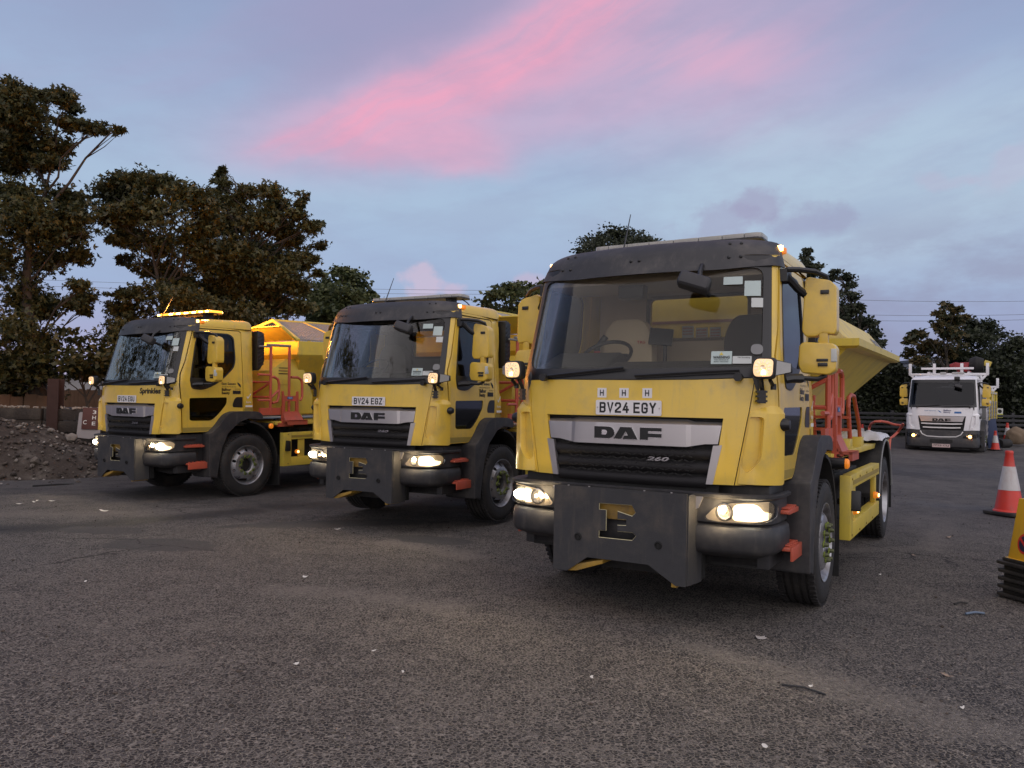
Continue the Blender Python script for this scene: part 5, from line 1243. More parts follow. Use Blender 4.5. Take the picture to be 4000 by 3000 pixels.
def make_tree(name, label, Y, trunk_px, clumps, n_leaf, leaf, lm, group='trees round the yard', lobes=1, depth=1.0, cat='tree', spray=.22, trunk_r=.16, per=14, seed=1, twigs=2, thin=0):
    rng = np.random.default_rng(seed)
    k = 2212/4000*FPX; sc = Y/k
    cs = []
    for (px, py, rx, ry) in clumps:
        p = at(px, py, Y); dy = rng.uniform(-1, 1)*depth; p = at(px, py, Y+dy); cs.append((np.array(p), np.array([rx*sc*.9, max(rx, ry)*sc*.9, ry*sc*.9])))
    tb = at(trunk_px[0], trunk_px[1], Y); gz = ground_z(tb.x, Y); tb = Vector((tb.x, Y, gz))
    top = max(c[2] for c, r in cs); hz = gz+(top-gz)*.36
    root = empty(name, tb, label=label, cat=cat, group=group)
    areas = np.array([r[0]*r[2] for c, r in cs]); pts = []; tw = []
    for (c, r), a in zip(cs, areas):
        n = max(60, int(n_leaf*a/areas.sum())); p, s = clump_points(c, r, n, rng, spray, per); pts.append(p); tw.append(s)
    pts = np.concatenate(pts)-np.array(tb)
    o = put('crown', leaves_mesh('crown', pts, leaf, lobes, rng), lm, root)
    H = top-gz; cc = np.average([c for c, r in cs], 0, weights=areas)-np.array(tb); ph = rng.uniform(0, 6.28, 4)
    def spine(h):
        q = min(1, h/(H*.6)); return Vector((cc[0]*q**1.5+.25*math.sin(h*.8+ph[0])*q, cc[1]*q**1.5+.25*math.sin(h*.7+ph[1])*q, h))
    zmin = min(c[2]-r[2] for c, r in cs)-gz; st_ = [H*.86*k/11 for k in range(12)]
    mb = MB(); mb.tube([spine(max(h, -.1) if h else 0)-Vector((0, 0, .1 if not h else 0)) for h in st_], trunk_r, 9, rs=[max(.012, trunk_r*(1.25-1.25*(k/11)**.8)) for k in range(12)]); put('trunk', mb.mesh('trunk', 60), BARK, root)
    mb = MB()
    for (c, r), s in zip(cs, tw):
        e = Vector(c-np.array(tb)); ax = spine(max(.2*H, e.z)); hd = math.hypot(e.x-ax.x, e.y-ax.y); h0 = min(max(e.z-.75*hd-.3, .16*H), .84*H); p0 = spine(h0)
        q = min(trunk_r*.42, .010+.014*hd); L = (e-p0).length; wv = [Vector(rng.normal(0, .045*L, 3)) for _ in range(3)]
        pts_ = [p0, p0.lerp(e, .28)+wv[0]+Vector((0, 0, .03*L)), p0.lerp(e, .55)+wv[1]+Vector((0, 0, .06*L)), p0.lerp(e, .8)+wv[2]+Vector((0, 0, .04*L)), e]
        mb.tube(pts_, q, 5, rs=[q, q*.8, q*.6, q*.42, q*.25])
        for i in rng.choice(len(s), min(len(s), twigs*2), replace=False):
            f_ = Vector(s[i]-np.array(tb)); a0 = pts_[int(rng.integers(2, 5))]
            mb.tube([a0, a0.lerp(f_, .5)+Vector(rng.normal(0, .05*(f_-a0).length, 3)), f_], .012, 4, rs=[max(.006, q*.35), max(.005, q*.22), .003])
    put('branches', mb.mesh('branches', 0), BARK, root)
    return root
make_tree('maple_tree', 'tall dark maple rising past the photo edge with one long branch reaching out', 19.6, (85, 900),
    [(15, 195, 35, 25), (35, 240, 60, 40), (60, 205, 22, 14), (97, 205, 28, 14), (140, 210, 25, 18), (152, 232, 22, 14), (150, 268, 32, 14), (190, 275, 30, 12), (225, 280, 28, 10), (255, 281, 18, 6), (112, 300, 35, 20), (125, 325, 34, 16), (105, 352, 40, 15), (40, 320, 55, 38), (45, 365, 50, 18), (18, 280, 40, 30),
     (30, 430, 60, 40), (100, 425, 45, 28), (150, 430, 40, 24), (165, 465, 40, 30), (60, 480, 70, 45), (130, 500, 55, 35), (178, 505, 30, 25), (30, 560, 60, 50), (100, 560, 40, 30), (165, 550, 28, 22), (35, 640, 55, 50), (90, 665, 32, 28), (170, 610, 22, 16), (185, 640, 20, 14), (160, 655, 30, 16), (40, 720, 60, 40), (105, 735, 45, 26), (185, 670, 18, 10), (60, 780, 60, 30), (20, 820, 50, 30), (110, 800, 50, 26), (70, 850, 60, 26)],
    56000, .125, LEAF_M, lobes=3, depth=1.2, spray=.20, trunk_r=.22, per=12, seed=3, twigs=5)
make_tree('maple_tree', 'broad maple behind the amber-lit gritter with bare twigs low on its left', 20.5, (330, 900),
    [(232, 425, 46, 32), (270, 398, 40, 24), (310, 392, 40, 22), (352, 398, 34, 22), (395, 420, 36, 26), (250, 470, 46, 24), (320, 450, 55, 36), (380, 470, 50, 40), (440, 435, 34, 24), (285, 510, 45, 22), (350, 530, 52, 30), (415, 520, 45, 38), (250, 520, 22, 10), (270, 560, 24, 12), (330, 580, 40, 22), (395, 590, 50, 36), (345, 635, 48, 28), (285, 640, 40, 18), (270, 668, 40, 20), (400, 650, 50, 32), (320, 690, 55, 22), (450, 480, 28, 26), (330, 740, 60, 40), (260, 720, 45, 25)],
    54000, .115, LEAF_M, lobes=3, depth=1.4, spray=.22, trunk_r=.18, per=12, seed=5, twigs=4)
make_tree('maple_tree', 'broad maple with a single leafy shoot standing up from its crown', 22, (560, 900),
    [(481, 366, 9, 8), (478, 380, 17, 9), (484, 394, 14, 8), (468, 390, 13, 6), (482, 408, 14, 9), (462, 432, 36, 22), (505, 440, 30, 20), (535, 415, 22, 16), (585, 412, 24, 16), (600, 440, 24, 20), (648, 425, 20, 10), (652, 440, 14, 10), (640, 462, 26, 12), (560, 470, 45, 30), (500, 490, 50, 36), (610, 490, 36, 24), (670, 490, 22, 14), (690, 485, 12, 8), (640, 520, 34, 22), (690, 530, 16, 10), (580, 540, 50, 34), (510, 560, 60, 40), (640, 565, 32, 22), (675, 560, 14, 10), (450, 560, 40, 34), (600, 600, 46, 30), (530, 620, 60, 34), (640, 620, 30, 20), (685, 590, 14, 9), (460, 630, 48, 34), (590, 655, 50, 28), (650, 660, 24, 18), (500, 680, 60, 30), (430, 690, 40, 24), (570, 700, 50, 26)],
    56000, .115, LEAF_M, lobes=3, depth=1.4, spray=.22, trunk_r=.18, per=12, seed=8, twigs=3)
make_tree('ash_tree', 'smaller pale green tree between the broad maple and the middle gritter', 29, (730, 900),
    [(742, 590, 34, 16), (720, 610, 40, 22), (770, 605, 32, 20), (695, 640, 34, 24), (745, 640, 48, 26), (790, 640, 26, 18), (670, 665, 28, 16), (720, 675, 50, 24), (780, 675, 40, 22), (690, 700, 40, 20)],
    15000, .17, LEAF_G, depth=1.5, spray=.28, seed=13)
make_tree('ash_tree', 'low rounded tree showing between the middle and the nearest gritter cabs', 28, (1120, 900),
    [(1105, 622, 36, 14), (1075, 636, 30, 12), (1140, 628, 34, 18), (1175, 612, 14, 10), (1160, 640, 34, 20), (1100, 655, 50, 20), (1050, 654, 22, 10), (1150, 675, 50, 22), (1090, 685, 60, 20)],
    12000, .17, LEAF_G, depth=1.5, spray=.26, seed=17)
make_tree('holm_oak_tree', 'dense dome shaped tree just above the nearest cab roof', 38, (1335, 900),
    [(1335, 508, 50, 18), (1290, 528, 38, 16), (1385, 522, 38, 18), (1335, 540, 90, 26), (1262, 542, 22, 10), (1410, 545, 24, 14), (1335, 590, 100, 40)],
    26000, .16, LEAF_D, depth=2.0, spray=.30, seed=19, twigs=0, trunk_r=.25)
make_tree('birch_tree', 'slim pointed tree with its tip above the nearest cab corner', 27, (1755, 900),
    [(1744, 540, 8, 10), (1742, 556, 14, 9), (1752, 575, 22, 12), (1745, 592, 24, 10), (1760, 612, 28, 14), (1750, 640, 32, 20), (1750, 690, 40, 30)],
    6500, .14, LEAF_B, depth=.8, spray=.20, seed=23, trunk_r=.09, twigs=5)
make_tree('birch_tree', 'open dark tree stepping down to the right behind the mirror and hopper', 27, (1815, 900),
    [(1803, 588, 12, 8), (1792, 602, 14, 8), (1830, 596, 12, 9), (1838, 614, 14, 8), (1815, 626, 24, 12), (1800, 648, 28, 16), (1842, 640, 16, 10), (1835, 668, 28, 16), (1862, 660, 12, 7), (1800, 690, 36, 24), (1850, 700, 30, 20), (1878, 698, 16, 10), (1888, 720, 18, 12), (1870, 742, 30, 16), (1905, 742, 12, 8), (1830, 740, 44, 26), (1880, 765, 24, 14)],
    13000, .14, LEAF_B, depth=1.0, spray=.22, seed=29, trunk_r=.12, twigs=5)
make_tree('sycamore_tree', 'open sapling with browning leaves behind the white lorry', 33, (2040, 900),
    [(2046, 658, 10, 8), (2065, 668, 14, 8), (2030, 676, 12, 8), (2058, 690, 20, 12), (2084, 682, 10, 6), (2020, 700, 18, 10), (2045, 718, 26, 14), (1985, 722, 22, 10), (1965, 735, 16, 9), (2070, 730, 20, 14), (2010, 745, 30, 12), (1975, 760, 26, 12), (2050, 755, 30, 18), (1985, 778, 26, 8)],
    7500, .20, LEAF_A, depth=1.2, spray=.28, seed=31, trunk_r=.10, twigs=4)
make_tree('holm_oak_tree', 'large dark rounded tree filling the right edge above the white lorry', 36, (2150, 940),
    [(2092, 696, 30, 12), (2125, 706, 34, 18), (2100, 730, 40, 22), (2160, 735, 44, 22), (2195, 745, 36, 18), (2130, 765, 60, 26), (2205, 780, 50, 30), (2080, 775, 44, 22), (2160, 810, 70, 34), (2060, 810, 50, 24), (2120, 850, 70, 34), (2210, 850, 50, 40)],
    30000, .17, LEAF_D, depth=2.0, spray=.30, seed=37, twigs=0, trunk_r=.25)
make_tree('laurel_bush', 'dark bush between the left maples behind the timber fence', 19.2, (190, 880),
    [(175, 735, 45, 24), (215, 760, 44, 26), (150, 780, 44, 24), (190, 800, 60, 20), (235, 790, 30, 26), (110, 790, 50, 26), (60, 800, 50, 30), (280, 770, 50, 40), (20, 800, 40, 30)],
    13000, .15, LEAF_M, group='shrubs along the left fence', cat='bush', depth=.7, spray=.2, seed=41, trunk_r=.06, twigs=3)
# tall trimmed hedge along the back of the yard
def outside_tree(x, y, h, seed, label):  # unseen trees: foliage mirrored in windscreens, added to block sky reflections there
    rng = np.random.default_rng(seed); root = empty('maple_tree', (x, y, ground_z(x, y)), label=label, cat='tree', group='trees along the left boundary')
    pts = []; mb = MB(); mb.tube([(0, 0, -.1), (.1, .05, h*.25), (0, 0, h*.5)], .2, 8, rs=[.28, .22, .12]); put('trunk', mb.mesh('trunk'), BARK, root)
    for k in range(26):
        a = rng.uniform(0, 6.28); z = rng.uniform(.18, .95)*h; w = h*.34*(1-(z/h-.45)**2*1.6); rr_ = w*rng.uniform(.2, 1)
        pts.append(clump_points((rr_*math.cos(a), rr_*math.sin(a), z), (h*.15, h*.15, h*.10), 620, rng, .26, 12)[0])
    put('crown', leaves_mesh('crown', np.concatenate(pts), .22, 1, rng), LEAF_M, root)
for x, y, h, sd_, lab in ((-20.5, 14.5, 11, 71, 'maple just outside the photo beyond the rubble heap'), (-20, 7.5, 12, 72, 'maple outside the photo level with the middle gritter'), (-18.5, .5, 12, 73, 'maple outside the photo level with the camera'), (-14, -6, 12.5, 74, 'maple outside the photo behind the camera')): outside_tree(x, y, h, sd_, lab)
def hedge():
    rng = np.random.default_rng(51); x0, x1, Y = 6.0, 27.0, 36.5; n = 42000
    xs = rng.uniform(x0, x1, n); face = rng.uniform(0, 1, n) < .72
    top = 3.55+.35*np.sin(xs*.9)+.25*np.sin(xs*2.3+1)+.0*xs; top = np.where(xs > 16.5, top+.4, top)
    z = np.where(face, rng.uniform(.6, 1, n)*0+rng.uniform(.55, 1, n)**.7*0+.6+(top-.6)*rng.uniform(0, 1, n)**.8, top+rng.normal(0, .12, n)); y = np.where(face, Y-.9+rng.normal(0, .16, n)+.25*np.sin(xs*1.7+z*2), rng.uniform(Y-1, Y+1, n))
    root = empty('hedge', (16, Y, ground_z(16, Y)), label='tall dark hedge closing the back of the yard behind the rail fence', cat='hedge')
    P_ = np.stack([xs, y, z], 1)-np.array(root.location); put('foliage', leaves_mesh('foliage', P_, .17, 1, rng), LEAF_D, root)
    put('dark_core', MB().bx(x0-16, x1-16, -.35, .55, 0, 2.75).mesh('dark_core'), mat('hedge_core', (.008, .010, .006), .95), root)  # solid near-black block filling the hedge behind its leaves
hedge()
# ------------------------------------------------------------------ buildings seen over the hedges
def building():
    p = at(1985, 800, 62); root = empty('industrial_building', (p.x+5, 62, 0), label='grey industrial building with a flat roof block beyond the hedge', cat='building')
    put('wall', MB().bx(-16, -4.2, 0, 8, 0, 4.8).bx(-4.2, 14, 0, 8, 0, 6.05).mesh('wall'), mat('grey_cladding', (.22, .23, .25), .7, vary=.15), root)
    put('roof', MB().prism([(-16.3, 4.2), (-4.2, 4.95), (-4.2, 5.15), (-16.3, 4.4)], 'Y', -.3, 8.3).prism([(-4.4, 6.05), (14.2, 6.3), (14.2, 6.5), (-4.4, 6.25)], 'Y', -.3, 8.3).mesh('roof'), mat('dark_roof', (.06, .07, .085), .6), root)
    for k in range(4): put('window', MB().bx(-3+k*3.2, -1.2+k*3.2, -.05, .0, 4.4, 5.4).mesh('window'), WSD, root)
building()
def house():
    p = at(185, 850, 48); root = empty('house', (p.x, 48, 0), (0, 0, R(12)), label='pale house with slate gable roof glimpsed behind the left fence', cat='house')
    put('wall', MB().prism([(-4, 0), (4, 0), (4, 1.9), (0, 3.2), (-4, 1.9)], 'Y', 0, 8).mesh('wall'), mat('pale_render', (.26, .25, .25), .8), root)
    put('roof', MB().prism([(-4.3, 1.75), (0, 3.2), (0, 3.4), (-4.3, 1.95)], 'Y', -.3, 8.3).prism([(4.3, 1.75), (0, 3.2), (0, 3.4), (4.3, 1.95)], 'Y', -.3, 8.3).mesh('roof'), mat('slate_roof', (.30, .31, .34), .5), root)
    for x in (-2, 1.2): put('window', MB().bx(x, x+.9, -.04, 0, 1.0, 1.7).mesh('window'), WSD, root)
house()
# ------------------------------------------------------------------ overhead cables
def cable(p0, p1, sag, lab, r=.016):
    a, b = Vector(p0), Vector(p1); o = MB().tube([a.lerp(b, k/24)+Vector((0, 0, -sag*4*(k/24)*(1-k/24))) for k in range(25)], r, 5).obj('overhead_cable', mat('cable_grey', (.12, .12, .13), .6)); tag(o, lab, 'cable', 'overhead cables')
for px0, py0, px1, py1, Y, lab in ((-60, 598, 1300, 628, 74, 'highest overhead cable crossing behind the left trees and gritter cabs'), (-60, 612, 1300, 635, 74, 'middle overhead cable crossing behind the left trees and gritter cabs'), (-60, 648, 1300, 642, 74, 'lowest overhead cable crossing behind the left trees and gritter cabs'),
        (1600, 636, 2320, 648, 70, 'highest overhead cable above the hopper and white lorry'), (1600, 670, 2320, 676, 70, 'middle overhead cable above the hopper and white lorry'), (1600, 683, 2320, 687, 70, 'lowest overhead cable above the hopper and white lorry')):
    cable(at(px0, py0, Y), at(px1, py1, Y), .35, lab)
# ------------------------------------------------------------------ left side: bank, retaining wall, timber fence, rubble
def bank():
    V = []; nx, ny = 40, 18
    for j in range(ny+1):
        for i in range(nx+1):
            x = -46+i*39.0/nx; y = 18.12+j*1.6; V.append((x, y, 1.27+.10*pnoise(Vector((x*.7, y*.7, 5)))+.02*j*.5))
    F = [(j*(nx+1)+i, j*(nx+1)+i+1, (j+1)*(nx+1)+i+1, (j+1)*(nx+1)+i) for j in range(ny) for i in range(nx)]
    n = len(V); e = [j*(nx+1)+nx for j in range(ny+1)]
    V += [(V[k][0], V[k][1], -.2) for k in e]; F += [(e[k], n+k, n+k+1, e[k+1]) for k in range(ny)]
    me = bpy.data.meshes.new('earth_bank'); me.from_pydata(V, [], F); o = put('earth_bank', me, mat('bank_soil', (.055, .042, .032), .95, vary=.4, vscale=5, bump=1, bscale=14)); o['kind'] = 'structure'; o['label'] = 'raised earth bank behind the retaining wall'
bank()
def retaining_wall():
    root = empty('retaining_wall', (-10.4, 18, 0), label='low dark sleeper retaining wall behind the rubble heap', cat='wall')
    m = mat('dark_sleeper', (.045, .036, .030), .9, vary=.35, vscale=6, bump=.8, bscale=22, dirt=((.09, .075, .06), .6))
    rr = random.Random(4)
    base = MB().box((0, 0, 0), (2.36, .20, .252)).mesh('sleeper', bevel=.012)
    for row in range(5):
        for k in range(-9, 3):
            put('sleeper', base, m, root, loc=(k*2.42+1.0+rr.uniform(-.01, .01), rr.uniform(-.025, .025), .13+row*.262), rot=(rr.uniform(-.02, .02), rr.uniform(-.006, .006), rr.uniform(-.006, .006)))
    post = MB().bx(-.10, .10, -.16, -.145, 0, 1.34).bx(-.012, .012, -.145, .1, 0, 1.34).mesh('steel_post')
    for k in range(-9, 4):
        if k != 0: put('steel_post', post, mat('rusty_steel', (.052, .023, .017), .8, vary=.3, vscale=8), root, loc=(k*2.42-.2, 0, 0))
    tall = MB().bx(-.125, .125, -.17, -.15, 0, 1.99).bx(-.02, .02, -.15, .05, 0, 1.99).bx(-.125, .125, .05, .07, 0, 1.99).mesh('steel_post')
    put('steel_post', tall, MATS['rusty_steel'], root, loc=(.05, 0, 0))
    cap = MB()
    for k in range(60):
        cap.box((rr.uniform(-1.6, 1.5), rr.uniform(-.1, .15), 1.325+rr.uniform(0, .02)), (rr.uniform(.03, .12), rr.uniform(.02, .06), rr.uniform(.01, .04)), (rr.random(), rr.random(), rr.random()))
    o = cap.obj('wall_debris', mat('pale_debris', (.25, .21, .17), .9), root); o['kind'] = 'stuff'
retaining_wall()
def timber_fence():
    root = empty('timber_fence', (-14, 24, 1.2), label='brown vertical board fence above the retaining wall', cat='fence')
    m = mat('fence_board_brown', (.16, .085, .045), .85, vary=.35, vscale=4)
    rr = random.Random(6); b = MB().bx(-.058, .058, 0, .02, 0, .66).mesh('board')
    for k in range(120): put('board', b, m, root, loc=(-8+k*.122, rr.uniform(0, .01), rr.uniform(-.03, .03)-.02), rot=(0, rr.uniform(-.008, .008), 0))
    for z in (.15, .5): put('rail', MB().bx(-8.1, 6.7, .022, .06, z-.04, z+.04).mesh('rail'), m, root)
    for k in range(7): put('post', MB().bx(-8+k*2.44-.05, -8+k*2.44+.05, .062, .16, -.5, .68).mesh('post'), m, root)
    # second, nearer low run of boards on the left
    r2 = empty('plank_stack', (-13.0, 19.2, 1.25), label='low run of dark planks standing on the bank at the photo edge', cat='planks')
    for k in range(11): put('plank', MB().bx(-.15, .15, 0, .04, 0, .36+.04*math.sin(k*2.2)).mesh('plank'), m, r2, loc=(-1.6+k*.32, rr.uniform(0, .05), 0), rot=(R(-6), rr.uniform(-.03, .03), 0))
timber_fence()
def stone_mesh(rng, s, name='stone'):
    bm = bmesh.new(); bmesh.ops.create_icosphere(bm, subdivisions=1, radius=1)
    q = rng.uniform(.55, 1.0, 3)*s
    for v in bm.verts: v.co = Vector((v.co.x*q[0], v.co.y*q[1], v.co.z*q[2]*.75))*(1+rng.uniform(-.25, .25))
    return bm
def heap_h(x, y):
    a = max(0, 1-((x+11.6)/4.1)**2-((y-16.1)/2.0)**2) if x > -11.6 else max(0, 1-((y-16.1)/2.0)**2)
    return 1.25*a**1.05*(1+.35*pnoise(Vector((x*.9, y*.9, 2))))+.05*pnoise(Vector((x*3, y*3, 0)))*(a > 0)
def rubble():
    rng = np.random.default_rng(61); V = []; nx, ny = 70, 40
    for j in range(ny+1):
        for i in range(nx+1):
            x = -16+i*9.0/nx; y = 13.9+j*4.1/ny; V.append((x, y, heap_h(x, y)-.03))
    F = [(j*(nx+1)+i, j*(nx+1)+i+1, (j+1)*(nx+1)+i+1, (j+1)*(nx+1)+i) for j in range(ny) for i in range(nx)]
    me = bpy.data.meshes.new('mound'); me.from_pydata(V, [], F); me.polygons.foreach_set('use_smooth', [True]*len(F))
    soil = mat('rubble_soil', (.062, .045, .034), .95, vary=.45, vscale=6, bump=1, bscale=30, dirt=((.14, .12, .10), .7))
    root = empty('rubble_heap', (-11.5, 16.1, 0), label='heap of broken stone and soil spilling across the yard at the photo edge', cat='rubble heap')
    o = put('mound', me, soil, root); o.location = -root.location
    bms = bmesh.new()
    for k in range(4200):
        x = rng.uniform(-15, -7.6); y = rng.uniform(13.0, 17.7)
        if heap_h(x, y) < .01 and rng.random() > .22: continue
        z = heap_h(x, y); s = rng.gamma(1.6, .012)+.012
        b = stone_mesh(rng, s); bmesh.ops.rotate(b, verts=b.verts, matrix=Matrix.Rotation(rng.uniform(0, 6), 3, 'Z')@Matrix.Rotation(rng.uniform(-.5, .5), 3, 'X')); bmesh.ops.translate(b, verts=b.verts, vec=(x, y, z+s*.15))
        tmp = bpy.data.meshes.new('x'); b.to_mesh(tmp); b.free(); bms.from_mesh(tmp); bpy.data.meshes.remove(tmp)
    me = bpy.data.meshes.new('loose_stones'); bms.to_mesh(me); bms.free()
    m = bpy.data.materials.new('mixed_stone'); m.use_nodes = True; t = NT(m.node_tree); g = t.node('ShaderNodeNewGeometry'); c = t.ramp(g.outputs['Random Per Island'], [(0, (.035, .028, .024, 1)), (.6, (.09, .07, .055, 1)), (.88, (.17, .145, .12, 1)), (1, (.30, .27, .24, 1))]); t.l.new(c, t.n['Principled BSDF'].inputs['Base Color']); t.n['Principled BSDF'].inputs['Roughness'].default_value = .9
    o = put('loose_stones', me, m, root); o['kind'] = 'stuff'; o.location = -root.location
    labs = ['pale lump of concrete at the right foot of the rubble heap', 'second lump of concrete half buried beside the heap foot', 'grey boulder on the front slope of the rubble heap', 'pale boulder high on the rubble heap near the photo edge', 'squarish broken block low on the rubble heap']
    for (x, y, s), lab in zip(((-9.15, 16.5, .17), (-9.5, 16.35, .11), (-11.4, 14.75, .15), (-11.9, 15.6, .14), (-10.9, 14.6, .12)), labs):
        b = stone_mesh(rng, s); o = put('concrete_lump', finish(b, 'concrete_lump', 20, bevel=.01, segs=1), mat('pale_concrete', (.24, .21, .18), .9, vary=.3, bump=.8, bscale=30)); o.location = (x, y, heap_h(x, y)+s*.35); tag(o, lab, 'rubble', 'large lumps in the rubble')
rubble()
def notice_board():
    root = empty('notice_board', (-9.3, 17.45, .7), (R(-6), 0, R(4)), label='dark red board with white characters on a pale sheet, leaning by the gritter', cat='board')
    put('backing_sheet', panel(rnd([(-.26, .0), (.02, -.03), (.24, .03), (.24, .42), (.20, .55), (-.24, .56)], .04), [], lambda u, v, d: (u, d, v), .01, (), (), 'backing_sheet'), mat('sheet_grey', (.30, .28, .28), .6), root)
    b = put('red_board', MB().bx(-.16, .19, -.035, -.012, .18, .66).mesh('red_board', bevel=.01), mat('brown_red_board', (.10, .035, .027), .7, vary=.2), root)
    for ch, u, v, h in (('3', .06, .52, .08), ('H', .06, .40, .08), ('E', .06, .27, .08), ('C', -.13, .29, .09)): text('board_character', ch, u, u+.075, v, v+h, lambda u, v, d: (u, -.037, v), INKW, b)
notice_board()
o = MB().tube([(-8.18, 13.61, .03), (-7.9, 13.9, .035), (-7.74, 14.09, .02)], .018, 6).obj('metal_bar', BLM); tag(o, 'thin dark bar lying on the asphalt before the rubble', 'bar')
# ------------------------------------------------------------------ back right: rail fence, board, sack, sign
def rail_fence():
    Y = 34.0; gz = ground_z(16, Y); root = empty('rail_fence', (16, Y, gz), label='dark horizontal rail fence along the foot of the hedge', cat='fence')
    m = mat('black_rail', (.028, .028, .032), .7, vary=.3, vscale=5)
    for k in range(5):
        put('rail', MB().bx(-10, 11, -.03, .03, .18+k*.19, .29+k*.19).mesh('rail', bevel=.01), m, root)
    for k in range(9): put('post', MB().bx(-10+k*2.6-.06, -10+k*2.6+.06, .035, .15, -.1, 1.14).mesh('post', bevel=.01), m, root)
rail_fence()
def traffic_cone(x, y, h, label, wide=1.0):
    root = empty('traffic_cone', (x, y, ground_z(x, y)+.012), (0, 0, R(random.uniform(0, 60))), label=label, cat='traffic cone', group='red and white traffic cones'); s = h/.97
    prof = lambda z: .172*wide*(1-z/1.0)+.036
    red = mat('cone_red', (.62, .045, .03), .45, vary=.12, dirt=((.30, .10, .08), .5)); wh = mat('cone_white_sleeve', (.55, .53, .52), .4, vary=.2, vscale=14, dirt=((.40, .26, .24), .6))
    put('base', MB().prism(rnd([(-.27, -.27), (.27, -.27), (.27, .27), (-.27, .27)], .09), 'Z', 0, .05).mesh('base', bevel=.015), RUB, root).scale = (s, s, s)
    put('body', MB().lathe([(.222, .052), (.215, .07), (prof(.07), .08), (prof(.36), .37), (prof(.75), .74), (prof(.90), .92), (.055, .925), (.06, .95), (.05, .975), (0, .978)], 'Z', 32).mesh('body', 40), red, root).scale = (s, s, s)
    put('reflective_sleeve', MB().lathe([(prof(.375)+.002, .375), (prof(.375)+.005, .377), (prof(.735)+.005, .733), (prof(.735)+.002, .735)], 'Z', 32).mesh('reflective_sleeve', 40), wh, root).scale = (s, s, s)
traffic_cone(7.87, 12.5, 1.0, 'tall red and white cone standing nearest, beside the yellow no waiting cones')
p = at(2150, 955, 27); traffic_cone(p.x, 27, .66, 'small red and white cone on the ground before the brown sack')
p = at(2176, 945, 31.5); traffic_cone(p.x, 31.5, .78, 'far red and white cone partly hidden behind the brown sack')
p = at(1863, 930, 31); traffic_cone(p.x, 31, .62, 'far cone whose red tip shows above the plastic sheet by the rail fence')
def no_waiting_stack():
    cx, cy = 4.515, 6.75; yl = mat('no_waiting_yellow', (.68, .40, .03), .45, vary=.1, dirt=((.28, .2, .1), .5))
    rr = random.Random(9)
    labs = ['yellow square no waiting cone on top of the stack at the photo edge'] + ['black ribbed base of the nested cone just under the top one', 'second nested cone base below the yellow cone', 'middle nested cone base in the black stack', 'lowest nested cone base standing on the asphalt']
    for k in range(5):
        z = .268-.067*k; root = empty('no_waiting_cone', (cx+rr.uniform(-.012, .012), cy+rr.uniform(-.012, .012), z+.012), (0, 0, R(12+rr.uniform(-5, 5))), label=labs[k], cat='no waiting cone', group='stacked no waiting cones')
        put('base', MB().prism(rnd([(-.24, -.24), (.24, -.24), (.24, .24), (-.24, .24)], .05), 'Z', 0, .030).prism(rnd([(-.205, -.205), (.205, -.205), (.205, .205), (-.205, .205)], .04), 'Z', .030, .060).mesh('base', bevel=.010), RUB, root)
        def f():
            mb = MB(); a, b = .168, .110; h = .53
            lo = [(-a, -a), (a, -a), (a, a), (-a, a)]; A = [mb.bm.verts.new((x, y, .046)) for x, y in lo]; B = [mb.bm.verts.new((x*b/a, y*b/a, .046+h)) for x, y in lo]
            for i in range(4): mb.bm.faces.new((A[i], A[(i+1) % 4], B[(i+1) % 4], B[i]))
            mb.bm.faces.new(A[::-1]); mb.bm.faces.new(B); mb.prism(rnd([(-.19, -.19), (.19, -.19), (.19, .19), (-.19, .19)], .03), 'Z', .0455, .062); return mb.mesh('body', bevel=.010)
        if k == 0:
            part('body', 'nwc', f, yl, root)
            tilt_ = math.atan2(.168-.110, .53)
            for q in range(4):
                A = q*math.pi/2
                mp = lambda u, v, d: tuple(Matrix.Rotation(A, 3, 'Z') @ Vector((u, -(.168-(v-.046)*math.tan(tilt_))-.003-d, v)))
                s = put('roundel', panel(circle(0, .20, .072, 28, .085), [], mp, .002, (), (), 'roundel'), REDM, root)
                mp2 = lambda u, v, d: tuple(Matrix.Rotation(A, 3, 'Z') @ Vector((u, -(.168-(v-.046)*math.tan(tilt_))-.0055-d, v)))
                put('roundel_field', panel(circle(0, .20, .054, 28, .065), [], mp2, .001, (), (), 'roundel_field'), mat('roundel_dark', (.02, .025, .06), .5), s)
                mp3 = lambda u, v, d: tuple(Matrix.Rotation(A, 3, 'Z') @ Vector((u, -(.168-(v-.046)*math.tan(tilt_))-.0085-d, v)))
                put('roundel_bar', panel([(-.05, .235), (-.036, .25), (.05, .165), (.036, .15)], [], mp3, .001, (), (), 'roundel_bar'), REDM, s)
no_waiting_stack()
def w3(l): return T3pose @ Vector(l)
T3pose = Matrix.Translation((.87, 5.88, 0)) @ Matrix.Rotation(R(-30.8), 4, 'Z')
def pipe():
    pts = [at(px, py, 20) for px, py in ((1965, 960), (1978, 940), (2002, 920), (2012, 916))]
    pts = [(3300+u*.3165, 1600+v*.3165) for u, v in ((285, 420), (298, 260), (304, 215), (325, 175), (370, 150), (440, 143), (520, 155), (590, 180), (650, 190), (700, 196), (716, 180), (722, 176), (712, 195), (690, 225), (655, 275), (600, 330), (560, 352), (530, 420))]
    P_ = [at(u*2212/4000, v*2212/4000, 20+.25*math.sin(i)) for i, (u, v) in enumerate(pts)]
    P_[0].z = ground_z(P_[0].x, 20); P_[-1].z = ground_z(P_[-1].x, 20)
    o = MB().tube(P_, .032, 8).obj('flexible_pipe', ORG); tag(o, 'orange flexible pipe looping above the ground behind the nearest gritter', 'pipe')
pipe()
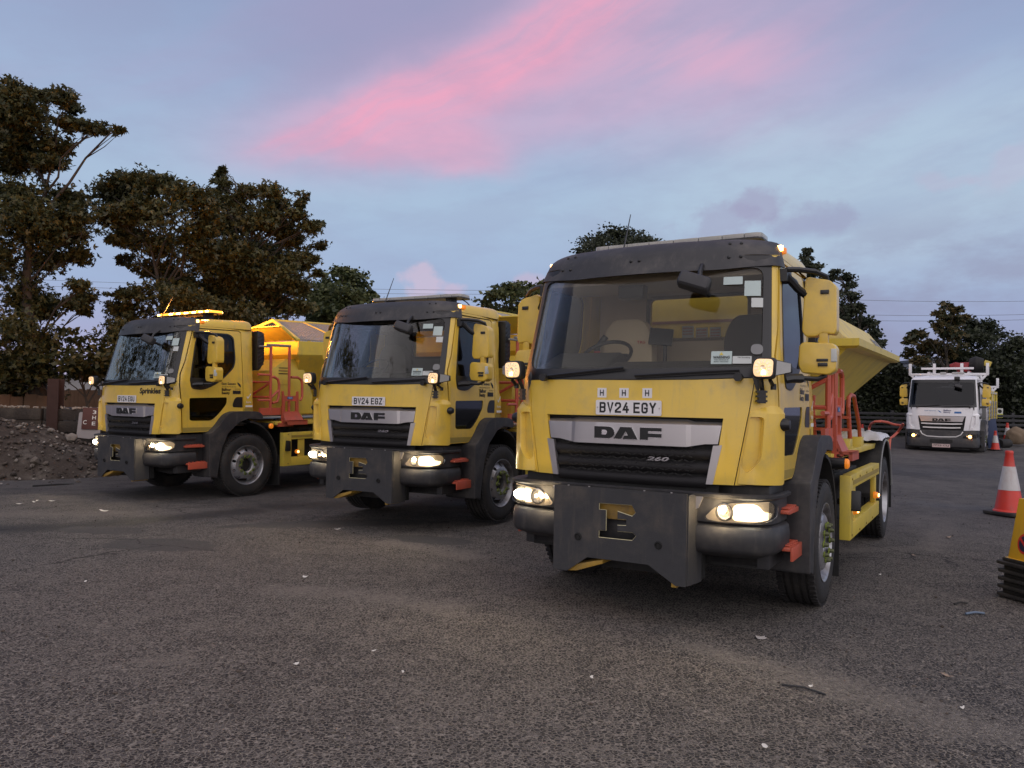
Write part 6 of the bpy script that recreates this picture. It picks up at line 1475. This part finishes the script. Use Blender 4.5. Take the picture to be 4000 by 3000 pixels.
def bags():
    V = []; nx, ny = 26, 20; F = []
    for j in range(ny+1):
        for i in range(nx+1):
            u, v = i/nx, j/ny; x = .62+.60*u; y = 5.02+1.0*v; edge = min(u, 1-u, v, 1-v)
            z = 1.272+.10*min(1, edge*7)**.5*(.45+.9*abs(pnoise(Vector((u*3.1, v*3.7, 2)))))+.02*pnoise(Vector((u*9, v*9, 1)))
            z -= .09*max(0, abs(v-.52)-.30)*3*abs(v-.52)
            V.append(w3((x, y, z)))
    F = [(j*(nx+1)+i, j*(nx+1)+i+1, (j+1)*(nx+1)+i+1, (j+1)*(nx+1)+i) for j in range(ny) for i in range(nx)]
    me = bpy.data.meshes.new('plastic_sheet'); me.from_pydata(V, [], F); me.polygons.foreach_set('use_smooth', [True]*len(F)); o = put('plastic_sheet', me, PLB); tag(o, 'crumpled white plastic sheet lying on the rear mudguard of the nearest gritter', 'plastic sheet')
    o = MB().box((0, 0, 0), (.60, .50, .028)).obj('timber_board', mat('raw_timber', (.38, .27, .13), .8, vary=.2), bevel=.004); o.location = w3((.90, 5.35, 1.268)); o.rotation_euler = (0, 0, R(-30)); tag(o, 'raw timber board under the plastic sheet on the rear mudguard', 'board')
bags()
p = at((3450+1580*.2712)/1.8083, (1350+1480*.2712)/1.8083, 28)
o = MB().bx(-.18, .18, -.03, .03, 0, 1.05).obj('blue_panel', mat('dark_blue_panel', (.03, .05, .12), .6, vary=.2), bevel=.01); o.location = (p.x+.05, 28, ground_z(p.x, 28)); o.rotation_euler = (0, R(-8), R(-20)); tag(o, 'dark blue panel leaning upright behind the white lorry', 'panel')
p = at((3450+1915*.2712)/1.8083, (1350+1420*.2712)/1.8083, 29.5)
bm = bmesh.new(); bmesh.ops.create_icosphere(bm, subdivisions=4, radius=1)
for v in bm.verts:
    n = pnoise(v.co*2.2)*.12+pnoise(v.co*6)*.04; v.co = Vector((v.co.x*.36, v.co.y*.3, max(v.co.z, -.75)*.36))*(1+n)
o = put('hessian_sack', finish(bm, 'hessian_sack', 60), mat('sack_brown', (.20, .145, .095), .9, vary=.25, vscale=20, bump=.6, bscale=60)); o.location = (p.x, 29.5, ground_z(p.x, 29.5)+.36); tag(o, 'full brown hessian sack beside the small traffic cone', 'sack')
o = MB().lathe([(0, -.25), (.15, -.25), (.16, -.2), (.16, .2), (.15, .25), (0, .25)], 'X', 16).obj('rubber_roll', BLM); p = at((3450+1740*.2712)/1.8083, (1350+1500*.2712)/1.8083, 28.5); o.location = (p.x, 28.5, ground_z(p.x, 28.5)+.16); o.rotation_euler = (0, 0, .4); tag(o, 'short black rubber roll lying left of the brown sack', 'roll')
p = at((3450+1720*.2712)/1.8083, (1350+960*.2712)/1.8083, 34.6); root = empty('warning_sign', (p.x, 34.8, p.z-.24), label='small white and yellow sign fixed against the dark hedge', cat='sign')
put('sign_plate', MB().bx(-.14, .14, 0, .015, 0, .42).mesh('sign_plate'), mat('sign_white', (.55, .56, .52), .5), root); put('sign_band', MB().bx(-.14, .14, -.004, -.001, 0, .17).mesh('sign_band'), mat('sign_yellow', (.5, .48, .06), .5), root); put('sign_emblem', panel(circle(0, .28, .085, 20), [], lambda u, v, d: (u, -.003-d, v), .002, (), (), 'sign_emblem'), BLM, root); put('sign_post', MB().bx(-.03, .03, .02, .06, -p.z+.24+ground_z(p.x, 34.8), .4).mesh('sign_post'), BLM, root)
# ------------------------------------------------------------------ small litter on the asphalt
def litter():
    G = lambda u, v: ((2000+u*2000/2212)/1.80832, (1800+v*2000/2212)/1.80832); g_ = lambda u, v: ((u*2000/2212)/1.80832, (1800+v*2000/2212)/1.80832)
    def hitg(px, py):
        a = at(px, py, 1.0)-CAM; k = -EYE/a.z; return CAM+a*k
    rr = random.Random(12)
    def scrap(px, py, s0, m, lab, name='paper_scrap', cat='litter', asp=.6):
        s = s0*.7; p = hitg(px, py); pts = blob(0, 0, s, s*asp, rr.uniform(0, 3), 11, .5, rr.uniform(0, 50))
        o = put(name, panel(pts, [], lambda u, v, d: (u, v, .012+.25*abs(u)*abs(u)/s+d+.004*math.sin(v*90)), .002, [-s*.5, 0, s*.5], (), name), m); o.location = (p.x, p.y, ground_z(p.x, p.y)+.004); tag(o, lab, cat, 'litter scattered on the asphalt')
    PW = mat('paper_pale', (.58, .55, .50), .7); LB = mat('dead_leaf', (.20, .12, .06), .8); LP = mat('pale_leaf', (.30, .22, .16), .8)
    scrap(*G(345, 945), .022, PW, 'oval pale scrap on the asphalt ahead of the plough board'); scrap(*G(1090, 1245), .026, PW, 'crumpled white paper nearest the camera at the foot of the photo'); scrap(*G(1075, 775), .05, mat('tissue_grey', (.32, .30, .29), .8), 'torn grey tissue under the beam of the nearest headlight')
    scrap(*G(1885, 335), .09, LP, 'curled pale leaf on the asphalt near the rear wheel', 'fallen_leaf', 'leaf', .35); scrap(*G(1870, 935), .05, LP, 'brown leaf on the tan track in the foreground', 'fallen_leaf', 'leaf', .3); scrap(*G(1735, 412), .07, LP, 'flat tan leaf between the front tyre and tall cone', 'fallen_leaf', 'leaf', .25); scrap(*G(1945, 1078), .02, PW, 'tiny white scrap at the end of the tan track'); scrap(*G(1290, 985), .018, PW, 'white chip beside the thin black twig'); scrap(*G(1590, 497), .02, PW, 'white chip behind the front tyre on the asphalt')
    scrap(*g_(455, 222), .09, PW, 'flat white card on the asphalt before the amber-lit gritter', asp=.35); scrap(*g_(85, 191), .08, PW, 'long pale flake on the asphalt near the photo edge', asp=.3); scrap(*g_(148, 184), .06, PW, 'middle pale flake in the row near the photo edge', asp=.3); scrap(*g_(225, 180), .06, PW, 'pale flake at the far end of the row near the dark streak', asp=.3); scrap(*g_(160, 178), .03, PW, 'small upper flake above the row of pale flakes'); scrap(*g_(1317, 508), .03, PW, 'white chip on the asphalt ahead of the middle gritter'); scrap(*g_(1282, 887), .022, PW, 'white chip in the middle of the open asphalt'); scrap(*g_(1615, 830), .024, PW, 'pale sliver lying level with the middle gritter headlight', asp=.3); scrap(*g_(1740, 922), .016, PW, 'small pale chip nearest the sliver in the foreground'); scrap(*g_(370, 527), .022, PW, 'pale chip on the asphalt below the smooth patch'); scrap(*g_(1460, 300), .06, PW, 'flat pale flake in the shadow before the middle gritter', asp=.25)
    def twig(a, b, r, m, name, lab, cat):
        p, q = hitg(*a), hitg(*b); mid = (p+q)/2+Vector((.01, .015, .004)); o = MB().tube([p+Vector((0, 0, .012)), mid+Vector((0, 0, .014)), q+Vector((0, 0, .010))], r, 5).obj(name, m); tag(o, lab, cat)
    twig(G(1165, 975), G(1355, 1018), .006, BLK, 'twig', 'thin black twig on the asphalt beyond the tan track', 'twig'); twig(G(1960, 667), G(2040, 664), .010, mat('blue_grey_plastic', (.10, .14, .20), .6), 'plastic_strip', 'short blue grey strip by the stacked cone bases', 'strip'); twig(G(1910, 625), G(1965, 620), .008, BLM, 'twig', 'short dark twig near the stacked cone bases', 'twig')
    rng = np.random.default_rng(77); bms = bmesh.new()
    for k in range(1500):
        y = rng.uniform(1.5, 16)**1.0; x = rng.uniform(-1, 1)*y*.75; s = rng.gamma(2, .0022)+.004
        b = stone_mesh(rng, s); bmesh.ops.translate(b, verts=b.verts, vec=(x, y, ground_z(x, y)+.006)); tmp = bpy.data.meshes.new('x'); b.to_mesh(tmp); b.free(); bms.from_mesh(tmp); bpy.data.meshes.remove(tmp)
    me = bpy.data.meshes.new('loose_chippings'); bms.to_mesh(me); bms.free(); o = put('loose_chippings', me, bpy.data.materials['mixed_stone']); o['kind'] = 'stuff'; o['label'] = 'loose stone chippings scattered over the asphalt'
litter()
